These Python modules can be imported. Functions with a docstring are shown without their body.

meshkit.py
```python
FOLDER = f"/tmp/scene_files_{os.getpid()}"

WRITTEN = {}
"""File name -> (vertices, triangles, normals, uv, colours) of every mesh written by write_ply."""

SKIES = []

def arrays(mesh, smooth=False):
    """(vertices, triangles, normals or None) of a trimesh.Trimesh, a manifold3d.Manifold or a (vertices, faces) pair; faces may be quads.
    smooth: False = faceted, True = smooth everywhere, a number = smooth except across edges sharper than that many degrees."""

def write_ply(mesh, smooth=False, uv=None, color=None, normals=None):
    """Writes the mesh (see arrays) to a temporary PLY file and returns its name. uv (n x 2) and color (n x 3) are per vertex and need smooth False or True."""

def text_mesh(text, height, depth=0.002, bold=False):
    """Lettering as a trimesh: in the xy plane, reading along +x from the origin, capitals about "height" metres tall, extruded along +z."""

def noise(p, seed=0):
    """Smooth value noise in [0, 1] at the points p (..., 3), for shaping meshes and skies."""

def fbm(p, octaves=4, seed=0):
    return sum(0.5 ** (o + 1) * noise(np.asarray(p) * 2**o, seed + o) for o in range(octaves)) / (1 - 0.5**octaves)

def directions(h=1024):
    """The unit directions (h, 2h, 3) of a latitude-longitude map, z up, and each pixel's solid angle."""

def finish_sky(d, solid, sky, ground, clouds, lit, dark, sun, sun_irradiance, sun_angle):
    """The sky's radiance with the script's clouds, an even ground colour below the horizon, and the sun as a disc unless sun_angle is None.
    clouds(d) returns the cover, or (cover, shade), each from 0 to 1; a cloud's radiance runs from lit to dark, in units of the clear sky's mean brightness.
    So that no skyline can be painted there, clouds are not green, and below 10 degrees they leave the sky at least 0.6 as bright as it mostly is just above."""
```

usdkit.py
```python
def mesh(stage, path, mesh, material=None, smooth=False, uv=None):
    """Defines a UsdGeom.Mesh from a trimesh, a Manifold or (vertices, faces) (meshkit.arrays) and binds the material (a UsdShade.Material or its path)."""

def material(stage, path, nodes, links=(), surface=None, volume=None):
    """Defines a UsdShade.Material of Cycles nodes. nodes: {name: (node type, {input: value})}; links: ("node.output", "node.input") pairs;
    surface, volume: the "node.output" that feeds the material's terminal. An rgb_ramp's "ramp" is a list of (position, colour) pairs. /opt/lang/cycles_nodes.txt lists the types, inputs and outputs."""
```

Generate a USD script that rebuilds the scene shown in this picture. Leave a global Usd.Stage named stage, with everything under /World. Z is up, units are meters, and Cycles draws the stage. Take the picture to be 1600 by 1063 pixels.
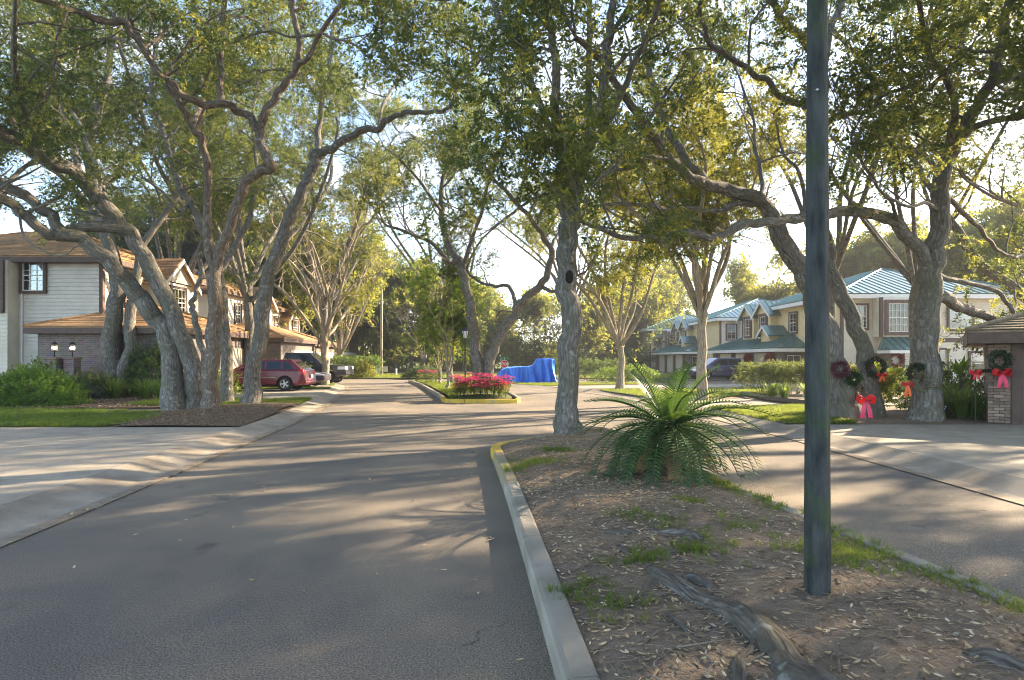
import math, random, numpy as np, trimesh, usdkit, meshkit
import manifold3d as m3
import shapely
from shapely.geometry import Polygon, LineString, Point
from scipy.spatial import Delaunay, cKDTree
from pxr import Usd, UsdGeom, UsdLux, UsdShade, Gf, Sdf, Vt
stage = Usd.Stage.CreateInMemory()
UsdGeom.SetStageUpAxis(stage, 'Z'); UsdGeom.SetStageMetersPerUnit(stage, 1.0)
UsdGeom.Xform.Define(stage, '/World'); UsdGeom.Scope.Define(stage, '/World/Looks')
R = np.random.default_rng(7); HAZE = .00055
# ---------------------------------------------------------------- camera, sky, sun, exposure
FX, HV, CH = 950.0, 560.0, 1.65          # focal length in photo pixels, horizon row, eye height
cam = UsdGeom.Camera.Define(stage, '/World/camera')
cam.AddTranslateOp().Set(Gf.Vec3d(0, 0, CH)); cam.AddRotateXOp().Set(90.0)
cam.CreateHorizontalApertureAttr(36.0); cam.CreateVerticalApertureAttr(36.0 * 680 / 1024)
cam.CreateFocalLengthAttr(36.0 * FX / 1600); cam.CreateVerticalApertureOffsetAttr(36.0 * (HV - 531.5) / 1600)
cam.CreateClippingRangeAttr(Gf.Vec2f(0.05, 5000)); cam.CreateExposureAttr(2.28)
SUN = np.array([0.86, 0.50, 0.0]); SUN /= np.linalg.norm(SUN); EL = math.radians(24)
SUNDIR = np.array([SUN[0] * math.cos(EL), SUN[1] * math.cos(EL), math.sin(EL)])
sunrot = math.atan2(SUN[0], SUN[1])
dome = UsdLux.DomeLight.Define(stage, '/World/sky')
dome.GetPrim().SetCustomDataByKey('kind', 'structure')
skym = usdkit.material(stage, '/World/Looks/sky', {
    's': ('sky_texture', {'sky_type': 'single_scattering', 'sun_disc': False, 'sun_elevation': EL, 'sun_rotation': sunrot, 'air_density': 1.0, 'aerosol_density': 1.0, 'ozone_density': 1.8}),
    't': ('texture_coordinate', {}), 'mp': ('mapping', {'scale': (1.6, 1.6, 4.2)}),
    'n': ('noise_texture', {'scale': 2.2, 'detail': 7, 'roughness': 0.58, 'distortion': 0.5}),
    'r': ('rgb_ramp', {'ramp': [(0.50, (0, 0, 0)), (0.76, (0.7, 0.7, 0.7))]}),
    'm': ('mix_color', {'b': (6.6, 6.1, 5.5)}),
    'b': ('background_shader', {'strength': 0.108})},
    [('t.generated', 'mp.vector'), ('mp.vector', 'n.vector'), ('n.fac', 'r.fac'), ('r.color', 'm.fac'), ('s.color', 'm.a'), ('m.result', 'b.color')], surface='b.background')
UsdShade.MaterialBindingAPI.Apply(dome.GetPrim()).Bind(skym)
sun = UsdLux.DistantLight.Define(stage, '/World/sun')
sun.CreateIntensityAttr(1.25); sun.CreateAngleAttr(0.6); sun.CreateNormalizeAttr(True); sun.CreateColorAttr(Gf.Vec3f(1.0, 0.80, 0.56))
zx = -SUNDIR
q = Gf.Rotation(Gf.Vec3d(0, 0, -1), Gf.Vec3d(*map(float, zx)))
sun.AddTransformOp().Set(Gf.Matrix4d().SetRotate(q))
# ---------------------------------------------------------------- helpers
def P(u, v, d): return np.array([(u - 800) / FX * d, d, CH - (v - HV) / FX * d])
def G(u, v, z=0.0):
    d = FX * (CH - z) / (v - HV); return np.array([(u - 800) / FX * d, d, z])
def proj(p): p = np.asarray(p); return 800 + p[..., 0] / p[..., 1] * FX, HV + (CH - p[..., 2]) / p[..., 1] * FX
used, origin = {}, {}
def numbered(parent, name):
    k = (parent, name); n = used.get(k, 0); used[k] = n + 1
    return f'{parent}/{name}' + (f'_{n:03d}' if n else '')
def tag(p, label=None, cat=None, group=None, kind=None):
    p = p.GetPrim() if hasattr(p, 'GetPrim') else p
    for k, v in (('label', label), ('category', cat), ('group', group), ('kind', kind)):
        if v: p.SetCustomDataByKey(k, v)
    return p
def thing(name, label, cat, loc=(0, 0, 0), rz=0.0, group=None, scale=None):
    path = numbered('/World', name); x = UsdGeom.Xform.Define(stage, path)
    x.AddTranslateOp().Set(Gf.Vec3d(*map(float, loc)))
    if rz: x.AddRotateZOp().Set(float(rz))
    if scale: x.AddScaleOp().Set(Gf.Vec3f(*([scale] * 3 if np.ndim(scale) == 0 else scale)))
    origin[path] = np.array(loc, float)
    tag(x, label, cat, group); return path
def struct(name, kind='structure', label=None):
    path = numbered('/World', name); x = UsdGeom.Xform.Define(stage, path); origin[path] = np.zeros(3); tag(x, label, None, None, kind); return path
def copyof(src, loc, rz=0.0, label=None, scale=None, group=None):
    sp = stage.GetPrimAtPath(src); cd = sp.GetCustomData()
    base = src.split('/')[-1]; base = base[:-4] if base[-3:].isdigit() else base
    path = thing(base, label or cd.get('label'), cd.get('category'), loc, rz, group or cd.get('group'))
    x = UsdGeom.Xform(stage.GetPrimAtPath(path)); x.ClearXformOpOrder()
    for a in list(x.GetPrim().GetAttributes()):
        if a.GetName().startswith('xformOp:'): x.GetPrim().RemoveProperty(a.GetName())
    x.GetPrim().GetReferences().AddInternalReference(sp.GetPath()); x.GetPrim().SetInstanceable(True)
    x.AddTransformOp(opSuffix='place').Set(Gf.Matrix4d().SetScale(Gf.Vec3d(*([scale or 1.0] * 3))) * Gf.Matrix4d().SetRotate(Gf.Rotation(Gf.Vec3d(0, 0, 1), float(rz))) * Gf.Matrix4d().SetTranslate(Gf.Vec3d(*map(float, loc))))
    return path
def obj(name, mb, mat, parent=None, smooth=False, label=None, cat=None, group=None, kind=None, local=False):
    path = numbered(parent or '/World', name)
    if isinstance(mb, MB): v, f, uv = mb.arrays()
    else: v, f, _ = meshkit.arrays(mb); uv = None
    v = np.asarray(v, float)
    if parent and not local:
        for pre in (parent, parent.rsplit('/', 1)[0], parent.rsplit('/', 2)[0]):
            if pre in origin: v = v - origin[pre]; break
    usdkit.mesh(stage, path, (v, f), MATS[mat], smooth=smooth, uv=uv if (uv is not None and smooth in (True, False)) else None)
    p = stage.GetPrimAtPath(path); tag(p, label, cat, group, kind); return path
class MB:
    def __init__(s): s.V, s.F, s.U, s.n = [], [], [], 0
    def add(s, v, f, uv=None):
        v = np.asarray(v, float).reshape(-1, 3); f = np.asarray(f, int)
        if f.ndim == 2 and f.shape[1] == 4: f = np.vstack([f[:, [0, 1, 2]], f[:, [0, 2, 3]]])
        s.V.append(v); s.F.append(f + s.n); s.n += len(v)
        s.U.append(np.zeros((len(v), 2)) if uv is None else np.asarray(uv, float)); return s
    def arrays(s):
        u = np.vstack(s.U); return np.vstack(s.V), np.vstack(s.F), (u if u.any() else None)
    def box(s, c, sz, rz=0.0, ry=0.0):
        x, y, z = np.array(sz) / 2
        v = np.array([[a * x, b * y, c_ * z] for a in (-1, 1) for b in (-1, 1) for c_ in (-1, 1)])
        if ry: c1, s1 = math.cos(ry), math.sin(ry); v = v @ np.array([[c1, 0, s1], [0, 1, 0], [-s1, 0, c1]]).T
        if rz: c1, s1 = math.cos(rz), math.sin(rz); v = v @ np.array([[c1, -s1, 0], [s1, c1, 0], [0, 0, 1]]).T
        return s.add(v + np.array(c), [[0, 1, 3, 2], [4, 6, 7, 5], [0, 4, 5, 1], [2, 3, 7, 6], [0, 2, 6, 4], [1, 5, 7, 3]])
    def b2(s, a, b): a, b = np.array(a, float), np.array(b, float); return s.box((a + b) / 2, np.abs(b - a))
    def tm(s, m): v, f, _ = meshkit.arrays(m); return s.add(v, f)
    def tube(s, pts, r, n=8, uv=False, rough=0.0, seed=0, cap=True):
        p = np.asarray(pts, float); k = len(p); r = np.broadcast_to(r, (k,)).astype(float)
        t = np.gradient(p, axis=0); t /= np.linalg.norm(t, axis=1, keepdims=True) + 1e-12
        a = np.cross(t[0], [0, 1.0, 0.02]); a /= np.linalg.norm(a) + 1e-12; A = [a]
        for i in range(1, k):
            a = A[-1] - t[i] * (A[-1] @ t[i]); A.append(a / (np.linalg.norm(a) + 1e-12))
        A = np.array(A); B = np.cross(t, A)
        m = n + 1 if uv else n
        ang = np.arange(m) * 2 * np.pi / n + np.pi / 2
        L = np.concatenate([[0], np.cumsum(np.linalg.norm(np.diff(p, axis=0), axis=1))])
        rr = np.repeat(r[:, None], m, 1)
        if rough:
            q_ = np.stack([np.cos(ang)[None] * 1.6 + 0 * L[:, None], np.sin(ang)[None] * 1.6 + 0 * L[:, None], L[:, None] * 1.3 + 0 * ang[None]], -1)
            rr = rr * (1 + rough * (meshkit.fbm(q_ + seed * 7.3, 3, seed) - 0.5) * 2)
        v = p[:, None] + rr[..., None] * (np.cos(ang)[None, :, None] * A[:, None] + np.sin(ang)[None, :, None] * B[:, None])
        i, j = np.meshgrid(np.arange(k - 1), np.arange(n), indexing='ij'); j2 = j + 1 if uv else (j + 1) % n
        q4 = np.stack([i * m + j, i * m + j2, (i + 1) * m + j2, (i + 1) * m + j], -1).reshape(-1, 4)
        U = None
        if uv: U = np.stack([np.repeat((np.arange(m) / n)[None], k, 0) * 2 * np.pi * max(r.mean(), .02), np.repeat(L[:, None], m, 1)], -1).reshape(-1, 2) + 1e-6 + seed * 3.1
        s.add(v.reshape(-1, 3), q4, U)
        if cap and not uv:
            base = s.n - k * m
            for e, o in ((0, 1), (k - 1, -1)):
                ids = base + e * m + np.arange(n)
                s.F.append(np.array([[ids[0], ids[x], ids[x + 1]][::o] for x in range(1, n - 1)]))
        return s
    def grid(s, Z): # Z: (a,b,3)
        a, b, _ = Z.shape; i, j = np.meshgrid(np.arange(a - 1), np.arange(b - 1), indexing='ij')
        return s.add(Z.reshape(-1, 3), np.stack([i * b + j, i * b + j + 1, (i + 1) * b + j + 1, (i + 1) * b + j], -1).reshape(-1, 4))
    def poly(s, pts): n = len(pts); return s.add(pts, [[0, i, i + 1] for i in range(1, n - 1)])
    def slab(s, pts, th=0.1):
        """closed plate: polygon pts (3-D, planar) thickened along its normal, downwards"""
        p = np.asarray(pts, float); n = np.cross(p[1] - p[0], p[2] - p[0]); n /= np.linalg.norm(n)
        if n[2] < 0: p = p[::-1]; n = -n
        k = len(p); v = np.vstack([p, p - n * th]); f = []
        for i in range(1, k - 1): f += [[0, i, i + 1], [k, k + i + 1, k + i]]
        for i in range(k): j = (i + 1) % k; f += [[i, k + i, k + j], [i, k + j, j]]
        return s.add(v, f)
    def extrude(s, poly, z0, z1): m = trimesh.creation.extrude_polygon(poly, z1 - z0, engine='earcut'); m.apply_translation((0, 0, z0)); return s.tm(m)
    def sheet(s, poly, z):
        if callable(z) is False: zf = lambda x, y: np.full(np.shape(x), z)
        else: zf = z
        for g in getattr(poly, 'geoms', [poly]):
            v, f = trimesh.creation.triangulate_polygon(g, engine='earcut')
            s.add(np.column_stack([v, zf(v[:, 0], v[:, 1])]), f)
        return s
def dense_sheet(poly, zf, step):
    """triangulated height field over a polygon"""
    x0, y0, x1, y1 = poly.bounds
    gx, gy = np.meshgrid(np.arange(x0, x1, step), np.arange(y0, y1, step)); pts = np.column_stack([gx.ravel(), gy.ravel()])
    pts = pts + R.uniform(-.25, .25, pts.shape) * step
    inner = poly.buffer(-step * .45); pts = pts[shapely.contains_xy(inner, pts[:, 0], pts[:, 1])]
    ring = np.array([poly.exterior.interpolate(t).coords[0] for t in np.arange(0, poly.exterior.length, step)])
    pts = np.vstack([pts, ring]); tri = Delaunay(pts).simplices; c = pts[tri].mean(1)
    tri = tri[shapely.contains_xy(poly.buffer(.01), c[:, 0], c[:, 1])]
    a = pts[tri]; cr = (a[:, 1, 0] - a[:, 0, 0]) * (a[:, 2, 1] - a[:, 0, 1]) - (a[:, 1, 1] - a[:, 0, 1]) * (a[:, 2, 0] - a[:, 0, 0])
    tri[cr < 0] = tri[cr < 0][:, ::-1]
    return np.column_stack([pts, zf(pts[:, 0], pts[:, 1])]), tri
def spline(pts, n=6):
    p = np.asarray(pts, float)
    if len(p) < 3: return np.array([p[0] + (p[-1] - p[0]) * t for t in np.linspace(0, 1, n + 1)])
    q_ = np.vstack([2 * p[0] - p[1], p, 2 * p[-1] - p[-2]]); out = []
    for i in range(1, len(q_) - 2):
        for t in np.arange(n) / n:
            a, b, c, d = q_[i - 1], q_[i], q_[i + 1], q_[i + 2]
            out.append(.5 * (2 * b + (c - a) * t + (2 * a - 5 * b + 4 * c - d) * t * t + (3 * b - a - 3 * c + d) * t ** 3))
    return np.array(out + [p[-1]])
def sweep(mb, path, prof, closed=True):
    """profile (offset to the left of travel, z) swept along a 2-D path"""
    p = np.asarray(path, float); t = np.gradient(p, axis=0); t /= np.linalg.norm(t, axis=1, keepdims=True)
    nrm = np.column_stack([-t[:, 1], t[:, 0]]); prof = np.asarray(prof, float); k, m = len(p), len(prof)
    v = np.concatenate([p[:, None] + nrm[:, None] * prof[None, :, :1], np.broadcast_to(prof[None, :, 1:2], (k, m, 1))], -1).reshape(-1, 3)
    i, j = np.meshgrid(np.arange(k - 1), np.arange(m), indexing='ij'); j2 = (j + 1) % m
    f = np.stack([i * m + j, (i + 1) * m + j, (i + 1) * m + j2, i * m + j2], -1).reshape(-1, 4)
    mb.add(v, f); b = mb.n - k * m
    for e, o in ((0, 1), (k - 1, -1)):
        mb.F.append(np.array([[b + e * m, b + e * m + x, b + e * m + x + 1][::o] for x in range(1, m - 1)]))
    return mb
def resample(path, step):
    L = LineString(path); n = max(2, int(round(L.length / step))); return np.array([L.interpolate(i / n, normalized=True).coords[0] for i in range(n + 1)])
def sections(path, length, gap, sub=.35):
    """splits a polyline into pieces with small gaps"""
    L = LineString(path); n = max(1, int(round(L.length / length))); out = []
    for i in range(n):
        a, b = i * L.length / n + gap / 2, (i + 1) * L.length / n - gap / 2; k = max(2, int((b - a) / sub) + 1)
        out.append(np.array([L.interpolate(t).coords[0] for t in np.linspace(a, b, k)]))
    return out
# ---------------------------------------------------------------- materials
MATS = {}
def mat(name, c1, c2=None, scale=4.0, rough=.8, bump=0.0, bscale=None, c3=None, s3=.4, stretch=(1, 1, 1), spec=.3, metal=0.0, lo=.35, hi=.65, coat=0.0, coord='pos', dist=.02, island=0.0, w3=(.45, .7)):
    nd = {'p': ('principled_bsdf', {'roughness': rough, 'specular_ior_level': spec, 'metallic': metal, 'base_color': c1, 'coat_weight': coat})}
    lk = []
    if c2 is not None or bump:
        if coord == 'uv': nd['g'] = ('uvmap', {'attribute': 'st'}); src = 'g.UV'
        else: nd['g'] = ('geometry', {}); src = 'g.position'
        nd['mp'] = ('mapping', {'scale': stretch}); lk.append((src, 'mp.vector'))
    last = None
    if c2 is not None:
        nd['n'] = ('noise_texture', {'scale': scale, 'detail': 6, 'roughness': .62}); nd['r'] = ('rgb_ramp', {'ramp': [(lo, c1), (hi, c2)]})
        lk += [('mp.vector', 'n.vector'), ('n.fac', 'r.fac')]; last = 'r.color'
        if c3 is not None:
            nd['n3'] = ('noise_texture', {'scale': s3, 'detail': 5, 'roughness': .6}); nd['r3'] = ('rgb_ramp', {'ramp': [(w3[0], (0, 0, 0)), (w3[1], (.85, .85, .85))]}); nd['m3'] = ('mix_color', {'b': c3})
            lk += [(src, 'n3.vector'), ('n3.fac', 'r3.fac'), ('r3.color', 'm3.fac'), (last, 'm3.a')]; last = 'm3.result'
    if island:
        nd['gi'] = ('geometry', {}); nd['mr'] = ('map_range', {'to_min': 1 - island, 'to_max': 1 + island}); nd['hs'] = ('hsv', {'color': c1})
        lk += [('gi.random_per_island', 'mr.value'), ('mr.result', 'hs.value')]
        if last: lk.append((last, 'hs.color'))
        last = 'hs.color'
    if last: lk.append((last, 'p.base_color'))
    if bump:
        nd['nb'] = ('noise_texture', {'scale': bscale or scale * 3, 'detail': 5, 'roughness': .65}); nd['b'] = ('bump', {'strength': bump, 'distance': dist})
        lk += [('mp.vector', 'nb.vector'), ('nb.fac', 'b.height'), ('b.normal', 'p.normal')]
    MATS[name] = usdkit.material(stage, '/World/Looks/' + name, nd, lk, surface='p.BSDF')
def leafmat(name, c1, c2, trans, rough=.45, tw=.42):
    MATS[name] = usdkit.material(stage, '/World/Looks/' + name, {
        'g': ('geometry', {}), 'r': ('rgb_ramp', {'ramp': [(0, c1), (.8, c2), (1, tuple(np.array(c2) * np.array([1.6, 1.25, .8])))]}),
        'n': ('noise_texture', {'scale': .55, 'detail': 2}), 'rn': ('rgb_ramp', {'ramp': [(.35, (.72, .78, .8)), (.65, (1.25, 1.15, 1.0))]}), 'mx': ('mix_color', {'blend_type': 'multiply', 'fac': 1.0}),
        'p': ('principled_bsdf', {'roughness': rough, 'specular_ior_level': .35}), 't': ('translucent_bsdf', {'color': trans}), 'm': ('mix_closure', {'fac': tw})},
        [('g.random_per_island', 'r.fac'), ('g.position', 'n.vector'), ('n.fac', 'rn.fac'), ('r.color', 'mx.a'), ('rn.color', 'mx.b'), ('mx.result', 'p.base_color'), ('p.BSDF', 'm.closure1'), ('t.BSDF', 'm.closure2')], surface='m.closure')
def barkmat(name, c1, c2, c3, u=26, v=5, bump=.9):
    MATS[name] = usdkit.material(stage, '/World/Looks/' + name, {
        'g': ('uvmap', {'attribute': 'st'}), 'pp': ('geometry', {}), 'mp': ('mapping', {'scale': (u, v, 1)}), 'n': ('noise_texture', {'scale': 1.0, 'detail': 6, 'roughness': .65, 'distortion': .6}),
        'vo': ('voronoi_texture', {'scale': .8, 'feature': 'distance_to_edge', 'randomness': 1.0}), 'mm': ('math', {'math_type': 'multiply_add', 'value2': .9}), 'mr': ('map_range', {'from_min': .28, 'from_max': 1.0}),
        'r': ('rgb_ramp', {'ramp': [(.0, tuple(np.array(c1) * .22)), (.16, tuple(np.array(c1) * .6)), (.36, c1), (.8, c2)]}),
        'n3': ('noise_texture', {'scale': 1.1, 'detail': 5, 'roughness': .65}), 'r3': ('rgb_ramp', {'ramp': [(.46, (0, 0, 0)), (.68, (.8, .8, .8))]}), 'm3': ('mix_color', {'b': c3}),
        'n4': ('noise_texture', {'scale': 9.0, 'detail': 3}), 'r4': ('rgb_ramp', {'ramp': [(.60, (0, 0, 0)), (.70, (.6, .6, .6))]}), 'm4': ('mix_color', {'b': (.33, .34, .30)}),
        'b': ('bump', {'strength': bump, 'distance': .035}), 'p': ('principled_bsdf', {'roughness': .9, 'specular_ior_level': .2})},
        [('g.UV', 'mp.vector'), ('mp.vector', 'n.vector'), ('mp.vector', 'vo.vector'), ('vo.distance', 'mm.value1'), ('n.fac', 'mm.value3'), ('mm.value', 'mr.value'), ('mr.result', 'r.fac'), ('pp.position', 'n3.vector'), ('n3.fac', 'r3.fac'),
         ('r3.color', 'm3.fac'), ('r.color', 'm3.a'), ('pp.position', 'n4.vector'), ('n4.fac', 'r4.fac'), ('r4.color', 'm4.fac'), ('m3.result', 'm4.a'), ('mm.value', 'b.height'), ('b.normal', 'p.normal'), ('m4.result', 'p.base_color')], surface='p.BSDF')
def glassmat(name, tint=(.9, .93, .95)):
    MATS[name] = usdkit.material(stage, '/World/Looks/' + name, {'f': ('fresnel', {'IOR': 1.6}), 't': ('transparent_bsdf', {'color': tint}), 'g': ('glossy_bsdf', {'color': (.95, .95, .95), 'roughness': .03}), 'm': ('mix_closure', {})},
        [('f.fac', 'm.fac'), ('t.BSDF', 'm.closure1'), ('g.BSDF', 'm.closure2')], surface='m.closure')
def emit(name, col, st): MATS[name] = usdkit.material(stage, '/World/Looks/' + name, {'e': ('emission', {'color': col, 'strength': st})}, [], surface='e.emission')
MATS['asphalt'] = usdkit.material(stage, '/World/Looks/asphalt', {'g': ('geometry', {}), 'n': ('noise_texture', {'scale': 88, 'detail': 6, 'roughness': .75}), 'r': ('rgb_ramp', {'ramp': [(.36, (.058, .052, .045)), (.5, (.172, .153, .128)), (.66, (.38, .34, .285))]}),
    'n3': ('noise_texture', {'scale': .42, 'detail': 6, 'roughness': .62, 'distortion': .4}), 'r3': ('rgb_ramp', {'ramp': [(.38, (.78, .78, .80)), (.68, (1.35, 1.25, 1.10))]}), 'm3': ('mix_color', {'blend_type': 'multiply', 'fac': 1.0}),
    'wn': ('noise_texture', {'scale': 2.2, 'detail': 4}), 'wa': ('vector_math', {'math_type': 'multiply_add', 'vector2': (.9, .9, .9)}), 'vo': ('voronoi_texture', {'scale': .30, 'feature': 'distance_to_edge'}), 'vr': ('map_range', {'from_min': .0, 'from_max': .0035, 'to_min': .75, 'to_max': 0, 'clamp': True}),
    'cn': ('noise_texture', {'scale': .5, 'detail': 2}), 'cr': ('map_range', {'from_min': .52, 'from_max': .6, 'clamp': True}), 'cm': ('math', {'math_type': 'multiply'}), 'mc': ('mix_color', {'b': (.03, .028, .026)}),
    'sp': ('noise_texture', {'scale': 1.6, 'detail': 3}), 'sr': ('rgb_ramp', {'ramp': [(.66, (0, 0, 0)), (.74, (.5, .5, .5))]}), 'ms': ('mix_color', {'b': (.045, .043, .042)}),
    'b': ('bump', {'strength': .7, 'distance': .012}), 'p': ('principled_bsdf', {'roughness': .9, 'specular_ior_level': .25})},
    [('g.position', 'n.vector'), ('n.fac', 'r.fac'), ('g.position', 'n3.vector'), ('n3.fac', 'r3.fac'), ('r.color', 'm3.a'), ('r3.color', 'm3.b'), ('g.position', 'wn.vector'), ('wn.color', 'wa.vector1'), ('g.position', 'wa.vector3'), ('wa.vector', 'vo.vector'), ('vo.distance', 'vr.value'),
     ('g.position', 'cn.vector'), ('cn.fac', 'cr.value'), ('vr.result', 'cm.value1'), ('cr.result', 'cm.value2'), ('cm.value', 'mc.fac'), ('g.position', 'sp.vector'), ('sp.fac', 'sr.fac'), ('sr.color', 'ms.fac'), ('m3.result', 'ms.a'), ('ms.result', 'mc.a'), ('mc.result', 'p.base_color'), ('n.fac', 'b.height'), ('b.normal', 'p.normal')], surface='p.BSDF')
mat('asphalt_patch', (.075, .07, .065), (.12, .11, .1), scale=100, rough=.9, bump=.5, bscale=140, dist=.01)
mat('concrete', (.27, .235, .185), (.37, .325, .255), scale=3.2, rough=.85, bump=.25, bscale=60, c3=(.25, .22, .18), s3=.7, dist=.008)
mat('gutter', (.235, .205, .165), (.35, .31, .25), scale=2.2, rough=.88, bump=.35, bscale=50, c3=(.20, .16, .115), s3=1.2, dist=.008)
mat('kerb', (.24, .22, .18), (.38, .35, .29), scale=4, rough=.9, bump=.45, bscale=45, c3=(.13, .12, .09), s3=2.0, dist=.012)
mat('kerb_yellow', (.50, .32, .035), (.60, .42, .06), scale=5, rough=.7, bump=.3, bscale=45, c3=(.30, .26, .18), s3=3.5, dist=.01, w3=(.55, .72))
mat('kerb_worn', (.26, .215, .10), (.30, .265, .19), scale=6, rough=.8, bump=.4, bscale=45, c3=(.19, .17, .13), s3=3.0, dist=.01)
mat('dirt', (.135, .102, .074), (.235, .183, .135), scale=9, rough=.95, bump=.9, bscale=45, c3=(.28, .215, .15), s3=1.1, dist=.03)
mat('gutter_dirt', (.20, .16, .115), (.29, .235, .17), scale=6, rough=.95, bump=.4, bscale=40, dist=.01)
mat('mulch', (.085, .055, .035), (.20, .125, .075), scale=22, rough=.95, bump=1.0, bscale=60, dist=.04, stretch=(1, 2.2, 1))
mat('lawn', (.070, .085, .025), (.115, .135, .035), scale=6, rough=.95, bump=.9, bscale=70, c3=(.14, .115, .06), s3=.55, dist=.03, w3=(.5, .68))
mat('ground', (.06, .075, .025), (.11, .11, .05), scale=1.3, rough=.95)
mat('grass_blade', (.105, .19, .028), (.18, .25, .05), scale=3, rough=.6, spec=.2, island=.3)
mat('leaf_litter', (.30, .20, .10), None, rough=.7, island=.6)
mat('twig', (.16, .13, .10), (.26, .22, .17), scale=40, rough=.9, island=.3)
barkmat('bark_oak', (.125, .112, .096), (.225, .208, .185), (.115, .112, .070), u=22, v=5, bump=1.0)
barkmat('bark_warm', (.130, .105, .080), (.22, .185, .15), (.15, .10, .065), u=22, v=5, bump=1.0)
barkmat('bark_pale', (.27, .225, .165), (.42, .36, .27), (.22, .19, .12), u=18, v=4)
barkmat('bark_root', (.105, .092, .078), (.21, .19, .165), (.10, .085, .06), u=34, v=6, bump=1.0)
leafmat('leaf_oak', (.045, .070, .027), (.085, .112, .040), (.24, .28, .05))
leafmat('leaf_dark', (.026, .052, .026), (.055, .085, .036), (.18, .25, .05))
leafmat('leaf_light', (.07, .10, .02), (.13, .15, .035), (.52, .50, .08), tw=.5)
leafmat('leaf_shrub', (.045, .115, .018), (.10, .19, .032), (.34, .50, .05), tw=.38)
leafmat('leaf_blade', (.075, .145, .025), (.15, .22, .055), (.40, .52, .08), tw=.38)
leafmat('leaf_cycad', (.040, .092, .032), (.085, .155, .045), (.14, .24, .035), rough=.55, tw=.28)
leafmat('bract_red', (.66, .03, .20), (.80, .11, .36), (.72, .08, .26), tw=.35)
leafmat('bract_pale', (.55, .36, .10), (.70, .55, .22), (.6, .5, .15), tw=.35)
# ---------------------------------------------------------------- the ground, roads and pavements
LK = [(-4.45, -6), (-4.55, 0), (-4.95, 5.8), (-5.40, 10.2), (-6.05, 16.2), (-7.1, 22.4), (-8.4, 28.5), (-9.6, 34), (-11.2, 38.6), (-14.5, 41.2), (-22, 42.5), (-60, 43)]
RK = [(6.25, -6), (6.2, 7), (6.05, 14), (5.6, 20), (4.8, 26), (3.4, 30.5), (1.2, 34), (-1.2, 37.5), (-3.6, 41), (-3.2, 43.0), (20, 43.0)]
LKs, RKs = spline(LK, 5)[:, :2] if False else spline(np.column_stack([LK, np.zeros(len(LK))]), 5)[:, :2], spline(np.column_stack([RK, np.zeros(len(RK))]), 5)[:, :2]
VERGE = .10
far = [(20, 47.5), (-60, 48.5)]
roadpoly = Polygon([*map(tuple, LKs), *far[::-1], *map(tuple, RKs[::-1])]).buffer(0)
obj('ground', MB().sheet(Point(0, 60).buffer(380, 64), -.06), 'ground', kind='structure')
v_, f_ = dense_sheet(roadpoly.buffer(.3) if roadpoly.geom_type == 'Polygon' else roadpoly.geoms[0], lambda x, y: .012 * (meshkit.fbm(np.stack([x * .3, y * .3, 0 * x], -1), 3, 5) - .5), .9)
obj('road', (v_, f_), 'asphalt', kind='structure')
lv = Polygon([*map(tuple, LKs), (-60, 43), (-60, -6)]).buffer(0).difference(LineString(LKs).buffer(.32))
rv = Polygon([*map(tuple, RKs), (20, 43), (70, 43), (70, -6)]).buffer(0).difference(LineString(RKs).buffer(.32))
fv = Polygon([(-150, 49.62), (-60, 48.5), (20, 47.5), (70, 43), (200, 43), (200, 260), (-200, 260)])
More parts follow.
